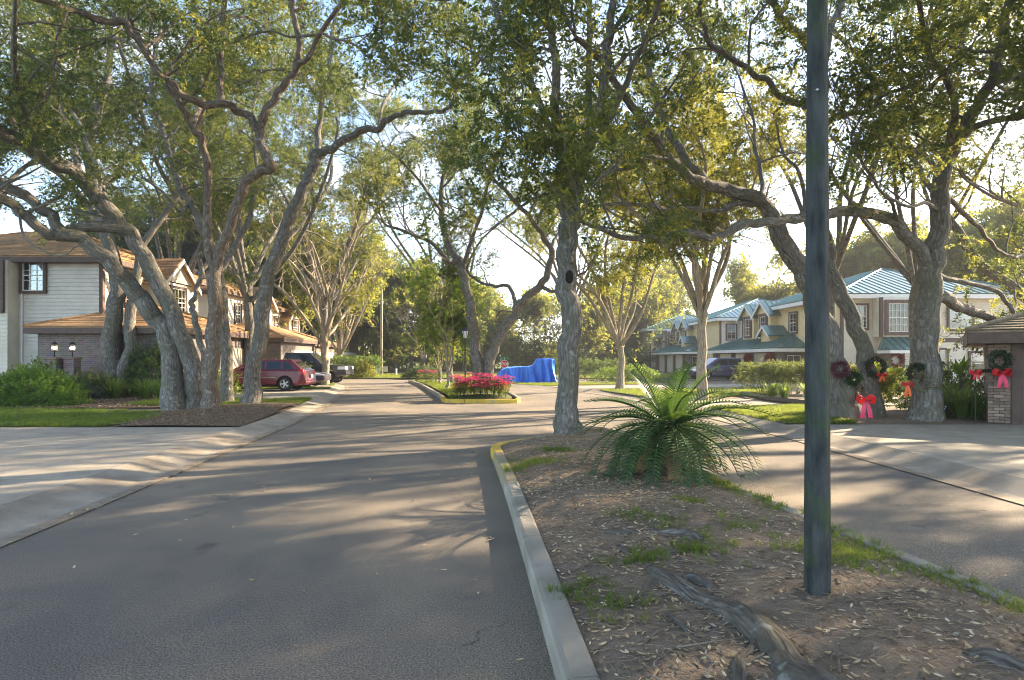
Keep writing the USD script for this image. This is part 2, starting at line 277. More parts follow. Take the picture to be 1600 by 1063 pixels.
def hz(x, y, s=11, a=.05): return a * (meshkit.fbm(np.stack([np.asarray(x) * .5, np.asarray(y) * .5, 0 * np.asarray(x)], -1), 3, s) - .5)
obj('left_verge', MB().sheet(lv.buffer(0), VERGE - .012), 'dirt', kind='structure')
obj('right_verge', MB().sheet(rv.buffer(0), VERGE - .012), 'dirt', kind='structure')
obj('far_lawn', MB().extrude(fv, -.05, VERGE - .008), 'lawn', kind='structure')
# rolled concrete gutters with a joint between their sections
GUT = [(-.30, -.08), (-.30, .004), (-.18, .008), (.20, .082), (.34, .112), (.34, -.08)]
gl = struct('left_gutter')
for sec in sections(LKs, 3.05, .016): obj('gutter_section', sweep(MB(), sec, GUT), 'gutter', gl)
gr = struct('right_gutter')
for sec in sections(RKs, 3.05, .016): obj('gutter_section', sweep(MB(), sec, [(-a, b) for a, b in GUT][::-1]), 'gutter', gr)
obj('gutter_dirt', MB().sheet(LineString(LKs[LKs[:, 1] < 40]).parallel_offset(.38, 'right').buffer(.09), .013), 'gutter_dirt', kind='structure')
obj('gutter_dirt', MB().sheet(LineString(RKs[RKs[:, 1] < 32]).parallel_offset(.40, 'left').buffer(.09), .013), 'gutter_dirt', kind='structure')
# driveways: concrete slabs with joints between them
def lkx(y): return np.interp(y, LKs[:60, 1], LKs[:60, 0])
def rkx(y): return np.interp(y, RKs[:46, 1], RKs[:46, 0])
def driveway(name, side, y0, y1, xfar, nx, ny, skew=0.0):
    g = struct(name); ys = np.linspace(y0, y1, ny + 1)
    for i in range(nx):
        for j in range(ny):
            def c(a, y):
                xk = (lkx(y) - .345) if side < 0 else (rkx(y) + .345)
                return (xk + (xfar - xk) * a, y + skew * a)
            a0, a1, g_ = i / nx, (i + 1) / nx, .009
            pol = Polygon([c(a0, ys[j]), c(a1, ys[j]), c(a1, ys[j + 1]), c(a0, ys[j + 1])]).buffer(-g_)
            if pol.area > .1: obj('concrete_slab', MB().extrude(pol, -.02, VERGE + .012 + R.uniform(-.003, .004)), 'concrete', g)
driveway('left_driveway', -1, 2.0, 13.55, -26, 6, 4)
driveway('left_driveway', -1, 23.2, 30.4, -17, 4, 2)
driveway('left_driveway', -1, 31.6, 34.6, -17, 3, 1)
driveway('right_driveway', 1, 7.7, 14.1, 20, 5, 3)
driveway('right_driveway', 1, 19.0, 22.5, 20, 5, 1, 2.0)
driveway('right_driveway', 1, 30.8, 33.4, 18, 5, 1, 4.0)
# lawns, planting beds
lawns = {'l1': Polygon([(-20, 13.65), (-9.3, 13.65), (-8.9, 15.0), (-9.4, 17.3), (-14, 18.5), (-20, 18.0)]),
         'l2': Polygon([(lkx(20.5) - .36, 20.5), (lkx(23.1) - .36, 23.1), (-13, 23.1), (-13, 20.2), (-9.5, 19.3)]),
         'l3': Polygon([(lkx(30.5) - .36, 30.5), (lkx(31.5) - .36, 31.5), (-18, 31.5), (-18, 30.5)]),
         'l4': Polygon([(lkx(34.7) - .36, 34.7), (lkx(38) - .36, 38), (-18, 38), (-18, 34.7)]),
         'r1': Polygon([(rkx(14.3) + .36, 14.3), (8.2, 14.3), (9.0, 17.5), (12, 20.6), (rkx(18.9) + .36, 18.9)]),
         'r2': Polygon([(rkx(3.0) + .36, 3.0), (rkx(7.55) + .36, 7.55), (13, 7.55), (13, 3)]),
         'r3': Polygon([(rkx(22.7) + .36, 22.7), (12, 26.5), (14, 32), (rkx(29.5) + .36, 29.5)]),
         'r4': Polygon([(rkx(34.5) + .8, 34.2), (8, 36.5), (8, 38.0), (-1.0, 38.0)])}
for k_, pl in lawns.items():
    v_, f_ = dense_sheet(pl, lambda x, y: VERGE + .012 + hz(x, y) + .0, .5); obj('lawn', (v_, f_), 'lawn', kind='structure')
# mulch mound under the left oaks
mound_c = np.array([-7.95, 17.6])
def mound_z(x, y): return VERGE + .02 + .16 * np.exp(-(((np.asarray(x) - mound_c[0]) / 1.7) ** 2 + ((np.asarray(y) - mound_c[1]) / 2.0) ** 2)) + hz(x, y, 3, .06)
mpol = Polygon([(lkx(13.8) - .36, 13.8), (-9.0, 13.7), (-9.4, 15.5), (-10.6, 18.6), (-10.4, 21), (-8.6, 20.6), (lkx(20.2) - .37, 20.2), (lkx(17) - .36, 17)])
v_, f_ = dense_sheet(mpol, mound_z, .25); obj('mulch_bed', (v_, f_), 'mulch', kind='structure')
bed2 = Polygon([(-21, 18.2), (-14, 18.7), (-10.6, 18.9), (-10.6, 23.1), (-21, 26)])
v_, f_ = dense_sheet(bed2, lambda x, y: VERGE + .02 + hz(x, y, 5, .08), .5); obj('mulch_bed', (v_, f_), 'mulch', kind='structure')
# islands
I1 = [(.62, -4), (.45, 0), (.235, 3.0), (-.06, 7.0), (-.33, 10.0), (-.36, 10.5), (-.22, 10.95), (.1, 11.3), (.5, 11.75), (.85, 12.4), (1.25, 13.2), (1.75, 13.5), (2.2, 13.0), (2.38, 11.6), (2.45, 9.5), (2.55, 7.8), (2.88, 5.9), (3.2, 3.9), (3.5, 1.5), (3.6, -4)]
I2 = [(-7.0, 42.0), (-6.4, 40.0), (-5.3, 36), (-3.7, 29), (-2.75, 24.6), (-2.45, 22.9), (-2.1, 22.5), (-.2, 22.35), (.12, 22.7), (.1, 24.2), (-.35, 27.5), (-1.6, 32.0), (-4.0, 37.0), (-6.2, 41.2), (-6.7, 42.1)]
KERB = [(0, -.05), (0, .11), (.012, .138), (.04, .15), (.145, .152), (.165, .145), (.165, -.05)]
def path3(p, n): return spline(np.column_stack([p, np.zeros(len(p))]), n)[:, :2]
def island_kerb(name, pts, yellow, worn, step=2.35):
    g = struct(name)
    for sec in sections(path3(pts, 5), step, .014, .16):
        c = sec.mean(0); m_ = 'kerb_yellow' if yellow(c) else 'kerb_worn' if worn(c) else 'kerb'
        obj('kerb_stone', sweep(MB(), sec, [(-a, b) for a, b in KERB][::-1]), m_, g, label='yellow painted kerb stone' if m_ == 'kerb_yellow' else None)
island_kerb('island_kerb', I1[:12], lambda c: c[1] > 9.9 and c[0] < .9, lambda c: 6.9 < c[1] < 10.2)
island_kerb('island_kerb', I1[11:], lambda c: False, lambda c: False)
island_kerb('island_kerb', I2, lambda c: c[1] < 23.6, lambda c: False)
pol1 = Polygon(path3(I1, 5)).buffer(-.155); pol2 = Polygon(path3(I2, 5)).buffer(-.15)
pol1 = max(getattr(pol1, 'geoms', [pol1]), key=lambda g: g.area); pol2 = max(getattr(pol2, 'geoms', [pol2]), key=lambda g: g.area)
def i1z(x, y):
    x, y = np.asarray(x, float), np.asarray(y, float); d = shapely.distance(shapely.points(x, y), pol1.exterior)
    q_ = np.stack([x, y, 0 * x], -1)
    return .128 + .13 * (1 - np.exp(-d / .55)) + .07 * np.exp(-(((x - 1.92) / .6) ** 2 + ((y - 7.45) / .6) ** 2)) + np.minimum(1, d / .15) * (.10 * (meshkit.fbm(q_ * 1.4, 3, 3) - .5) + .035 * (meshkit.fbm(q_ * 8, 3, 9) - .5))
v_, f_ = dense_sheet(Polygon([c for c in pol1.exterior.coords]).intersection(shapely.box(-2, .5, 6, 20)), i1z, .07); obj('island_soil', (v_, f_), 'dirt', smooth=True, kind='structure')
def i2z(x, y): return .14 + .10 * (1 - np.exp(-shapely.distance(shapely.points(np.asarray(x, float), np.asarray(y, float)), pol2.exterior) / .5)) + hz(x, y, 8, .03)
v_, f_ = dense_sheet(pol2, i2z, .4); obj('island_lawn', (v_, f_), 'lawn', kind='structure')
# ---------------------------------------------------------------- trees
def unit(v): v = np.asarray(v, float); return v / (np.linalg.norm(v) + 1e-12)
def sprig(rng, n=16, L=.42, leaf=(.055, .095), wid=.36):
    """a twig with leaves along it"""
    mb = MB(); tw = np.array([[0, 0, 0], [L * .5, .02, .03], [L, .0, .0]])
    for k in range(n):
        t = rng.uniform(.12, 1); b = np.array([L * t, 0, .03 * math.sin(t * 3)])
        az, el = rng.uniform(-2.6, 2.6) * .8, rng.normal(.15, .55)
        d = np.array([math.cos(az) * math.cos(el), math.sin(az) * math.cos(el), math.sin(el)]); l = rng.uniform(*leaf)
        s = unit(np.cross(d, rng.normal(size=3))); up = np.cross(s, d); w = l * wid * .5
        p0, p2 = b + d * l * .1, b + d * l * 1.1; mid = b + d * l * .55
        mb.add([p0, mid + s * w - up * w * .3, p2, mid - s * w - up * w * .3], [[0, 1, 2], [0, 2, 3]])
    mb.add([[0, 0, 0], [0, .008, 0], [L, 0, .01]], [[0, 1, 2]]); return mb
SPR = [sprig(np.random.default_rng(k), 20, .46, (.056, .102), .38) for k in range(4)]
FARSPR = [sprig(np.random.default_rng(k + 20), 15, .9, (.14, .24), .5) for k in range(3)]
GAPS = [(890, 440, 34, 130), (30, 278, 55, 38), (232, 352, 16, 26), (603, 214, 45, 24), (560, 190, 30, 14), (520, 258, 22, 40), (196, 110, 22, 16), (880, 135, 16, 45), (850, 520, 70, 32), (1206, 432, 44, 26), (1290, 262, 26, 20), (1225, 287, 18, 18), (1330, 375, 24, 14), (690, 455, 20, 30), (100, 105, 14, 22), (170, 120, 26, 20), (385, 180, 9, 9), (850, 165, 8, 10), (575, 545, 26, 16), (640, 500, 26, 26), (560, 60, 20, 14), (1055, 330, 16, 10), (640, 200, 30, 10), (1100, 420, 50, 22), (940, 560, 30, 8), (700, 190, 20, 20), (1385, 60, 16, 14)]
def pruned(p, rng, keep_prob=.08):
    u, v = proj(p); k = np.ones(len(p), bool)
    for a, b, c, d in GAPS:
        h = ((u - a) / c) ** 2 + ((v - b) / d) ** 2 < rng.uniform(.6, 1.15, len(p)); k &= ~(h & (p[:, 1] > 1) & (rng.random(len(p)) > keep_prob))
    return k
# openings in the canopy through which the low sun reaches the ground and the left houses
_gr = np.random.default_rng(99); SG = []
for cx, cy, cz, ex, ey, ez, n, r0, r1 in [(-10, 9.5, .1, 4.5, 2.2, 0, 26, .35, .8), (-17.9, 31, 4.2, .1, 3.5, 1.6, 26, 1.0, 1.7), (-3, 19, 0, 4, 3.0, 0, 22, .4, .8), (-3, 28, 0, 5, 6.0, 0, 40, .6, 1.2), (-3.5, 40, 0, 6, 6, 0, 26, .8, 1.4), (-9, 25, .1, 2.5, 5, 0, 14, .5, .9), (-13.5, 33, 1, 2.5, 6, 1, 16, .7, 1.2),
        (.8, 38.5, .8, 2.2, 1.2, .6, 8, .8, 1.2), (4.6, 10.5, 0, 1.4, 3.0, 0, 5, .3, .5), (8.6, 10.8, .1, 3, 2, 0, 3, .3, .5), (-11.5, 15.5, .1, 2.5, 1.2, 0, 8, .4, .8), (-18.5, 42, 3, 1, 5, 2, 12, .9, 1.4), (1.9, 7.4, .9, .9, .9, .5, 3, .3, .5), (-8.2, 17.5, 2.5, 1.5, 1.5, 1.5, 6, .5, .8), (1.1, 12.3, 2.5, .1, .1, 1.5, 3, .4, .5), (-1.2, 23.5, .4, 1.3, .8, .2, 6, .6, .9), (-15, 52, 0, 14, 4, 0, 16, 1.2, 2.0)]:
    for _ in range(int(n * 1.7)): SG.append((np.array([cx, cy, cz]) + _gr.uniform(-1, 1, 3) * [ex, ey, ez], _gr.uniform(r0, r1)))
def sungap(p, ex=.25):
    k = np.ones(len(p), bool)
    for o, r in SG:
        w = p - o; t = w @ SUNDIR; k &= ~((t > 0) & (((w - t[:, None] * SUNDIR) ** 2).sum(1) < (r + ex) ** 2))
    return k
NSPR = 0
def crown(parent, pts, dirs, leafm, spr=SPR, sc=(.85, 1.35), seed=0, gap=True):
    global NSPR
    rng = np.random.default_rng(seed); pts = np.asarray(pts); dirs = np.asarray(dirs); dn_ = dirs / (np.linalg.norm(dirs, axis=1, keepdims=True) + 1e-9); ln_ = (.45 if spr is not FARSPR else 1.1) * .5; k_ = sungap(pts + dn_ * ln_, ln_) | (pts[:, 2] < 2.2) | (not gap); pts, dirs = pts[k_], dirs[k_]; n = len(pts); NSPR += n
    path = numbered(parent, 'crown'); pi = UsdGeom.PointInstancer.Define(stage, path); protos = []
    for k, s in enumerate(spr):
        obj('leafy_twig', s, leafm[k % len(leafm)], path, local=True); protos.append(f'{path}/leafy_twig' + (f'_{k:03d}' if k else ''))
    pi.CreatePrototypesRel().SetTargets([Sdf.Path(x) for x in protos])
    d = np.asarray(dirs) + rng.normal(size=(n, 3)) * .45; d[:, 2] -= .1; d /= np.linalg.norm(d, axis=1, keepdims=True)
    s = np.cross(np.broadcast_to([0, 0, 1.0], d.shape), d); s /= np.linalg.norm(s, axis=1, keepdims=True) + 1e-9; u = np.cross(d, s)
    roll = rng.uniform(-.9, .9, n)[:, None]; s, u = s * np.cos(roll) + u * np.sin(roll), u * np.cos(roll) - s * np.sin(roll)
    M = np.stack([d, s, u], -1); w = np.sqrt(np.maximum(0, 1 + M[:, 0, 0] + M[:, 1, 1] + M[:, 2, 2])) / 2
    from scipy.spatial.transform import Rotation
    qx = Rotation.from_matrix(M).as_quat()
    pi.CreateProtoIndicesAttr(Vt.IntArray.FromNumpy(rng.integers(0, len(spr), n).astype(np.int32)))
    pi.CreatePositionsAttr(Vt.Vec3fArray.FromNumpy((pts - origin[parent]).astype(np.float32)))
    o_ = Vt.QuathArray([Gf.Quath(float(a[3]), float(a[0]), float(a[1]), float(a[2])) for a in qx]); pi.CreateOrientationsAttr(o_)
    pi.CreateScalesAttr(Vt.Vec3fArray.FromNumpy(np.repeat(rng.uniform(*sc, n)[:, None], 3, 1).astype(np.float32)))
    tag(pi, kind='stuff')
def grow(rng, p, d, length, r0, r1, wob=.35, up=.05, step=.45):
    n = max(3, int(length / step)); pts = [np.array(p, float)]; d = unit(d)
    for i in range(n):
        d = unit(d + rng.normal(size=3) * wob * .5 + np.array([0, 0, up])); pts.append(pts[-1] + d * length / n)
    return np.array(pts), np.linspace(r0, r1, n + 1)
def tree(name, label, base, limbs, bark, leafm, seed, dens=1.0, reach=2.6, cat='tree', flare=.32, zmin=3.2, sides=14, ext=True, spr=SPR, upb=.16, root=True, droop=.0, leafy=.45, sc=(.85, 1.35), group=None, rsc=.76, gap=True):
    """limbs: (list of (u, v, distance) or 3-D points, radius at start, radius at end, leafy). The first is the trunk; twigs and leaves grow from the leafy ones."""
    rng = np.random.default_rng(seed); t = thing(name, label, cat, base, group=group); P_, D_ = [], []; tw = MB(); first = True
    for li, (pts, r0, r1, lf) in enumerate(limbs):
        p = spline(np.array(pts, float), 7); k = len(p)
        wob = meshkit.noise(np.arange(k)[:, None] * np.array([[.35, 0, 0]]) + seed + li * 5.1, seed)[:, None]
        p[1:-1] += (np.stack([meshkit.noise(np.stack([np.arange(k) * .37, np.full(k, li * 3.3 + c), np.zeros(k)], -1), seed + c) for c in range(3)], -1)[1:-1] - .5) * min(r0, .15) * .9
        r = np.linspace(r0, r1, k) * rsc
        if li == 0 or (len(pts) and np.linalg.norm(p[0][:2] - base[:2]) < .9 and p[0][2] < .6):
            L = np.concatenate([[0], np.cumsum(np.linalg.norm(np.diff(p, axis=0), axis=1))]); r = r * (1 + flare * np.exp(-L / .32)); p[0][2] -= .12
        mb = MB().tube(p, r, sides if r0 > .1 else 8, uv=True, rough=.09 if r0 > .12 else .07, seed=seed + li)
        if r1 > .02:
            mb.tm(trimesh.creation.icosphere(1, r1 * .98).apply_translation(p[-1])) if False else None
        obj('trunk' if first else 'limb', mb, bark, t, smooth=True); first = False
        if not lf: continue
        # twigs grow from the outer part of the limb and carry on past its end
        L = np.concatenate([[0], np.cumsum(np.linalg.norm(np.diff(p, axis=0), axis=1))]); tot = L[-1]
        s0 = tot * (1 - lf) if lf < 1 else 0
        spots = list(np.arange(s0 + .2, tot, .58 / dens)) + [tot] * (3 if ext else 1)
        tang = np.gradient(p, axis=0)
        for s_ in spots:
            i = min(k - 1, int(np.searchsorted(L, s_))); tg = unit(tang[i]); rr = r[i]
            perp = unit(np.cross(tg, rng.normal(size=3))); perp = perp * (1 if perp[2] > -.25 else -1);
            if s_ < tot and perp[1] < -.3 and p[i][1] < 40: perp = perp * [1, -1, 1]
            w = rng.uniform(.1, .6) if s_ < tot else .9
            d = unit(tg * w + perp * (1 if s_ < tot else .55) + np.array([0, 0, upb - droop * rng.random()]))
            ln = rng.uniform(.6, 1.15) * reach * (1.0 if s_ < tot else 1.15)
            q1, r1_ = grow(rng, p[i], d, ln, max(.012, min(rr * .55, .055)), .010, .42, .04)
            if q1[-1][2] < zmin: q1[:, 2] = np.maximum(q1[:, 2], q1[0][2] - .2)
            tw.tube(q1, r1_, 5, uv=True, seed=seed)
            for j in range(1, len(q1)):
                if rng.random() < .85:
                    tg2 = unit(q1[j] - q1[j - 1]); d2 = unit(tg2 * .5 + unit(np.cross(tg2, rng.normal(size=3))) + [0, 0, .08 - droop * rng.random()])
                    q2, r2 = grow(rng, q1[j], d2, rng.uniform(.5, 1.2) * (.55 + .25 * reach / 2.6), .010, .004, .5, .0, .3)
                    tw.tube(q2, r2, 3, uv=True, seed=seed)
                    for m in range(1, len(q2)): 
                        for _ in range(5): P_.append(q2[m] + rng.normal(size=3) * .17); D_.append(unit(q2[m] - q2[m - 1]) + rng.normal(size=3) * .3)
    if tw.V: obj('twigs', tw, bark, t, smooth=True, kind='stuff')
    if P_:
        P_, D_ = np.array(P_), np.array(D_); k = pruned(P_, rng); crown(t, P_[k], D_[k], leafm, spr, sc, seed, gap)
    return t
def TL(l): return [P(*a) for a in l]
def spread(rng, start, dirv, length, r0, n=5, up=.12): 
    q, r = grow(rng, start, dirv, length, r0, r0 * .35, .3, up, 1.2); return q
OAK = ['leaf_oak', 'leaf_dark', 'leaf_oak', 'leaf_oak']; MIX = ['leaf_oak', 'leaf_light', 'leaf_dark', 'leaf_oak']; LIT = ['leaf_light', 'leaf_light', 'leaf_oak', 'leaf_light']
def at(u, v, z=.1): return G(u, v, z)
# 1: the group of trunks on the left mound
b = at(300, 639, .2); d0 = b[1]
tree('oak_tree', 'forked oak leaning left out of the mulch mound with mossy limb to left edge', b, [
    (TL([(276, 640, d0), (270, 590, d0), (262, 525, d0), (234, 487, d0 - .2), (208, 450, d0 - .4), (166, 405, d0 - .8), (128, 374, d0 - 1.1), (90, 366, d0 - 1.4)]), .40, .22, 0),
    (TL([(302, 640, d0 + .2), (304, 590, d0 + .2), (286, 535, d0), (262, 472, d0 - .1), (232, 412, d0 - .2), (202, 366, d0 - .4), (172, 330, d0 - .7), (126, 280, d0 - 1.2), (72, 244, d0 - 2), (0, 203, d0 - 3), (-80, 170, d0 - 4)]), .34, .20, .45),
    (TL([(208, 362, d0 - .4), (160, 355, d0 - .8), (118, 356, d0 - 1.1), (88, 369, d0 - 1.4), (60, 356, d0 - 1.6), (30, 330, d0 - 1.9), (0, 312, d0 - 2.3), (-70, 290, d0 - 3)]), .20, .16, .4),
    (TL([(100, 366, d0 - 1.3), (84, 342, d0 - 1.3), (50, 312, d0 - 1.4), (0, 287, d0 - 1.7), (-80, 262, d0 - 2)]), .19, .14, .4),
    (TL([(126, 280, d0 - 1.2), (110, 220, d0 - .5), (88, 130, d0 + .5), (90, 40, d0 + 1.5), (60, -60, d0 + 2)]), .12, .05, .7),
    (TL([(72, 244, d0 - 2), (40, 180, d0 - 3), (20, 90, d0 - 4.5), (30, -40, d0 - 6)]), .12, .05, .7),
    (TL([(172, 330, d0 - .7), (150, 260, d0 + 1.4), (120, 190, d0 + 3), (70, 120, d0 + 4.5), (30, 70, d0 + 6)]), .11, .04, .6),
    (TL([(30, 330, d0 - 1.9), (40, 372, d0 - 2.6), (90, 400, d0 - 3), (128, 382, d0 - 3.2)]), .045, .012, 0)],
    'bark_oak', OAK, 11, .8)
b = at(330, 637, .25); d0 = b[1]
tree('oak_tree', 'upright oak with twisted brown limbs, right of the mossy leaning oak', b, [
    (TL([(328, 638, d0), (331, 590, d0), (332, 540, d0), (334, 488, d0), (334, 424, d0)]), .30, .25, 0),
    (TL([(334, 440, d0), (328, 385, d0), (325, 330, d0 - .1), (323, 286, d0 - .2), (316, 222, d0 - .4), (304, 200, d0 - .5), (283, 168, d0 - .8), (265, 139, d0 - 1), (232, 86, d0 - 1.5), (205, 30, d0 - 1.9), (190, -30, d0 - 2.4)]), .17, .07, .5),
    (TL([(334, 440, d0), (340, 405, d0 - .1), (352, 375, d0 - .2), (372, 315, d0 - .5), (386, 284, d0 - .6), (408, 266, d0 - .8), (424, 258, d0 - .9), (410, 232, d0 - .9), (405, 205, d0 - .9)]), .19, .16, 0),
    (TL([(405, 208, d0 - .9), (385, 180, d0 - 1.2), (357, 165, d0 - 1.6), (325, 166, d0 - 2), (300, 156, d0 - 2.3), (268, 132, d0 - 2.7), (240, 105, d0 - 3), (215, 62, d0 - 3.3), (189, 37, d0 - 3.6), (143, 28, d0 - 4), (107, 14, d0 - 4.4), (57, -2, d0 - 5), (0, -30, d0 - 5.5)]), .14, .06, .6),
    (TL([(362, 166, d0 - 1.6), (345, 153, d0 - 1.5), (343, 110, d0 - 1.4), (350, 50, d0 - 1.3), (352, -10, d0 - 1.2), (345, -90, d0 - 1)]), .12, .07, .5),
    (TL([(405, 208, d0 - .9), (412, 185, d0 - 1), (428, 157, d0 - 1.1), (446, 130, d0 - 1.2), (461, 110, d0 - 1.3), (466, 71, d0 - 1.5), (456, 0, d0 - 1.9), (450, -80, d0 - 2.3)]), .15, .08, .5),
    (TL([(460, 112, d0 - 1.3), (481, 86, d0 - 1.7), (503, 45, d0 - 2.1), (539, -2, d0 - 2.7), (580, -50, d0 - 3.4)]), .10, .05, .6),
    (TL([(500, 52, d0 - 2.1), (520, 60, d0 - 2.6), (555, 72, d0 - 3.2), (580, 92, d0 - 3.8)]), .05, .03, .7),
    (TL([(497, 54, d0 - 2), (455, 57, d0 - 1.4), (414, 50, d0 - .6), (360, 69, d0 + .2)]), .05, .03, .5),
    (TL([(300, 195, d0 - .5), (318, 150, d0 + .8), (312, 80, d0 + 2), (330, 10, d0 + 3)]), .10, .05, .6),
    (TL([(232, 86, d0 - 1.5), (180, 60, d0 + .5), (130, 90, d0 + 2), (100, 130, d0 + 3)]), .07, .03, .7),
    (TL([(107, 14, d0 - 4.4), (88, 55, d0 - 4.4), (86, 92, d0 - 4.2), (84, 126, d0 - 4)]), .05, .03, .4)],
    'bark_warm', MIX, 12, .8)
b = at(356, 630, .15); d0 = b[1] + .6
tree('oak_tree', 'straight trunked oak half hidden behind the twisted brown oak', b + [0, .6, 0], [
    (TL([(356, 631, d0), (354, 560, d0), (348, 490, d0), (340, 420, d0 + .2), (320, 360, d0 + .4), (296, 320, d0 + .6), (272, 270, d0 + 1), (250, 200, d0 + 1.6), (240, 120, d0 + 2), (250, 30, d0 + 2.5)]), .27, .08, .5),
    (TL([(296, 320, d0 + .6), (280, 330, d0 + .2), (255, 300, d0), (225, 280, d0 - .2)]), .10, .05, .6),
    (TL([(342, 425, d0 + .2), (385, 350, d0 + 1.5), (400, 260, d0 + 2.6), (395, 170, d0 + 3.5), (420, 60, d0 + 4.5)]), .14, .06, .6)], 'bark_oak', OAK, 13, .8)
b = at(392, 630, .15); d0 = b[1]
tree('oak_tree', 'smooth grey oak curving right beside the driveway with a long bare arm', b, [
    (TL([(390, 631, d0), (396, 585, d0), (402, 540, d0), (412, 475, d0), (425, 420, d0), (450, 345, d0), (470, 305, d0), (486, 268, d0), (495, 240, d0)]), .36, .22, 0),
    (TL([(494, 246, d0), (514, 233, d0), (540, 219, d0 - .2), (562, 206, d0 - .4), (592, 199, d0 - .7), (607, 187, d0 - .9), (622, 180, d0 - 1.1), (648, 175, d0 - 1.4), (676, 174, d0 - 1.7), (702, 171, d0 - 2)]), .19, .07, .22),
    (TL([(495, 244, d0), (497, 214, d0 + .2), (503, 161, d0 + .5), (514, 118, d0 + .8), (517, 70, d0 + 1), (530, 0, d0 + 1.5), (540, -80, d0 + 2)]), .15, .07, .6),
    (TL([(592, 199, d0 - .7), (600, 160, d0 + .5), (640, 100, d0 + 2), (680, 40, d0 + 3), (700, -40, d0 + 4)]), .07, .03, .8),
    (TL([(503, 161, d0 + .5), (470, 120, d0 + 2), (420, 110, d0 + 3.4), (380, 130, d0 + 4.5)]), .09, .04, .7),
    (TL([(610, 186, d0 - .9), (622, 205, d0 - .6), (640, 208, d0 - .4), (652, 222, d0)]), .03, .015, .3),
    (TL([(702, 171, d0 - 2), (720, 130, d0 - 2.4), (760, 80, d0 - 3), (790, 20, d0 - 3.6)]), .06, .03, .9),
    (TL([(570, 206, d0 - .4), (571, 190, d0 - .5), (560, 185, d0 - .6), (543, 178, d0 - .8)]), .025, .015, .1)], 'bark_oak', OAK, 14, .8)
b = at(318, 629, .1); d0 = 22.5
tree('small_oak_tree', 'thin crooked sapling seen between the two left oaks', np.array([P(318, 610, d0)[0], d0, .1]), [
    (TL([(320, 622, d0), (322, 575, d0), (312, 530, d0), (302, 495, d0), (298, 478, d0), (306, 462, d0), (314, 430, d0), (310, 395, d0), (318, 365, d0 + .2)]), .17, .09, .3)], 'bark_oak', OAK, 15, .8, 1.8)
# 2: the double trunk in front of the left house
d0 = 24.6; b = np.array([P(178, 590, d0)[0], d0, .1])
tree('oak_tree', 'broad grey double trunk standing in front of the brick garage', b, [
    (TL([(182, 621, d0), (180, 585, d0), (172, 545, d0), (178, 500, d0), (184, 450, d0), (178, 400, d0), (165, 360, d0), (150, 300, d0 + .2), (140, 230, d0 + .5), (160, 150, d0 + 1), (175, 60, d0 + 1.5)]), .52, .16, .45),
    (TL([(186, 621, d0 - .1), (194, 585, d0 - .1), (206, 540, d0 - .1), (204, 505, d0), (211, 460, d0 + .2), (214, 420, d0 + .3), (222, 380, d0 + .5), (262, 330, d0 + 1), (300, 260, d0 + 1.5), (330, 200, d0 + 2)]), .36, .10, .4),
    (TL([(165, 360, d0), (120, 300, d0 + 1), (60, 250, d0 + 2), (-20, 200, d0 + 3)]), .18, .08, .6),
    (TL([(150, 300, d0 + .2), (210, 240, d0 + 1), (280, 180, d0 + 2), (330, 100, d0 + 3)]), .14, .06, .6)], 'bark_oak', OAK, 16, .75)
# 3: the centre oak on the near island
b = G(888, 672, .24); d0 = b[1]
tree('oak_tree', 'tall pale trunked oak at the tip of the near island with a knot hole', b, [
    (TL([(889, 676, d0), (889, 640, d0), (890, 590, d0), (889, 520, d0), (887, 440, d0), (888, 380, d0), (890, 330, d0), (893, 290, d0)]), .265, .245, 0),
    (TL([(890, 312, d0), (883, 257, d0 - .1), (874, 222, d0 - .1), (868, 170, d0 - .2), (867, 107, d0 - .4), (861, 50, d0 - .5), (845, -5, d0 - .7), (835, -80, d0 - 1)]), .145, .08, .45),
    (TL([(872, 216, d0 - .1), (858, 195, d0 + .1), (834, 136, d0 + .4), (812, 84, d0 + .7), (788, 44, d0 + 1), (768, -2, d0 + 1.3), (745, -60, d0 + 1.6)]), .10, .06, .55),
    (TL([(893, 312, d0), (908, 264, d0 + .1), (922, 205, d0 + .2), (938, 150, d0 + .3), (947, 90, d0 + .3), (954, 40, d0 + .3), (958, -5, d0 + .3), (965, -80, d0 + .5)]), .16, .09, .45),
    (TL([(952, 62, d0 + .3), (970, 30, d0 - .2), (988, -5, d0 - .6), (1010, -60, d0 - 1)]), .06, .04, .7),
    (TL([(921, 205, d0 + .2), (921, 150, d0 + .8), (920, 71, d0 + 1.4), (922, -4, d0 + 2), (915, -90, d0 + 2.6)]), .11, .06, .5),
    (TL([(906, 268, d0 + .1), (926, 222, d0 - .3), (954, 188, d0 - .7), (976, 130, d0 - 1.1), (990, 100, d0 - 1.4), (1012, 54, d0 - 1.8), (1027, 15, d0 - 2.2), (1050, -50, d0 - 2.8)]), .09, .045, .5),
    (TL([(893, 412, d0 - .26), (893, 398, d0 - .27), (897, 386, d0 - .1)]), .05, .03, 0),
    (TL([(834, 136, d0 + .4), (790, 120, d0 + 2), (750, 90, d0 + 3.5), (700, 60, d0 + 5)]), .05, .03, .8),
    (TL([(861, 50, d0 - .5), (820, 0, d0 - 2), (770, -60, d0 - 3.5)]), .05, .03, .8)], 'bark_oak', OAK, 17, .42, 2.1, flare=.6)
knot = MB().tm(trimesh.creation.icosphere(2, 1.0).apply_scale((.075, .03, .13)).apply_translation(P(890, 433, d0 - .245)))
mat('hole_dark', (.012, .010, .008), None, rough=1); mat('scar', (.30, .22, .14), (.40, .31, .2), scale=20)
obj('knot_hole', knot, 'hole_dark', '/World/oak_tree_005', smooth=True)
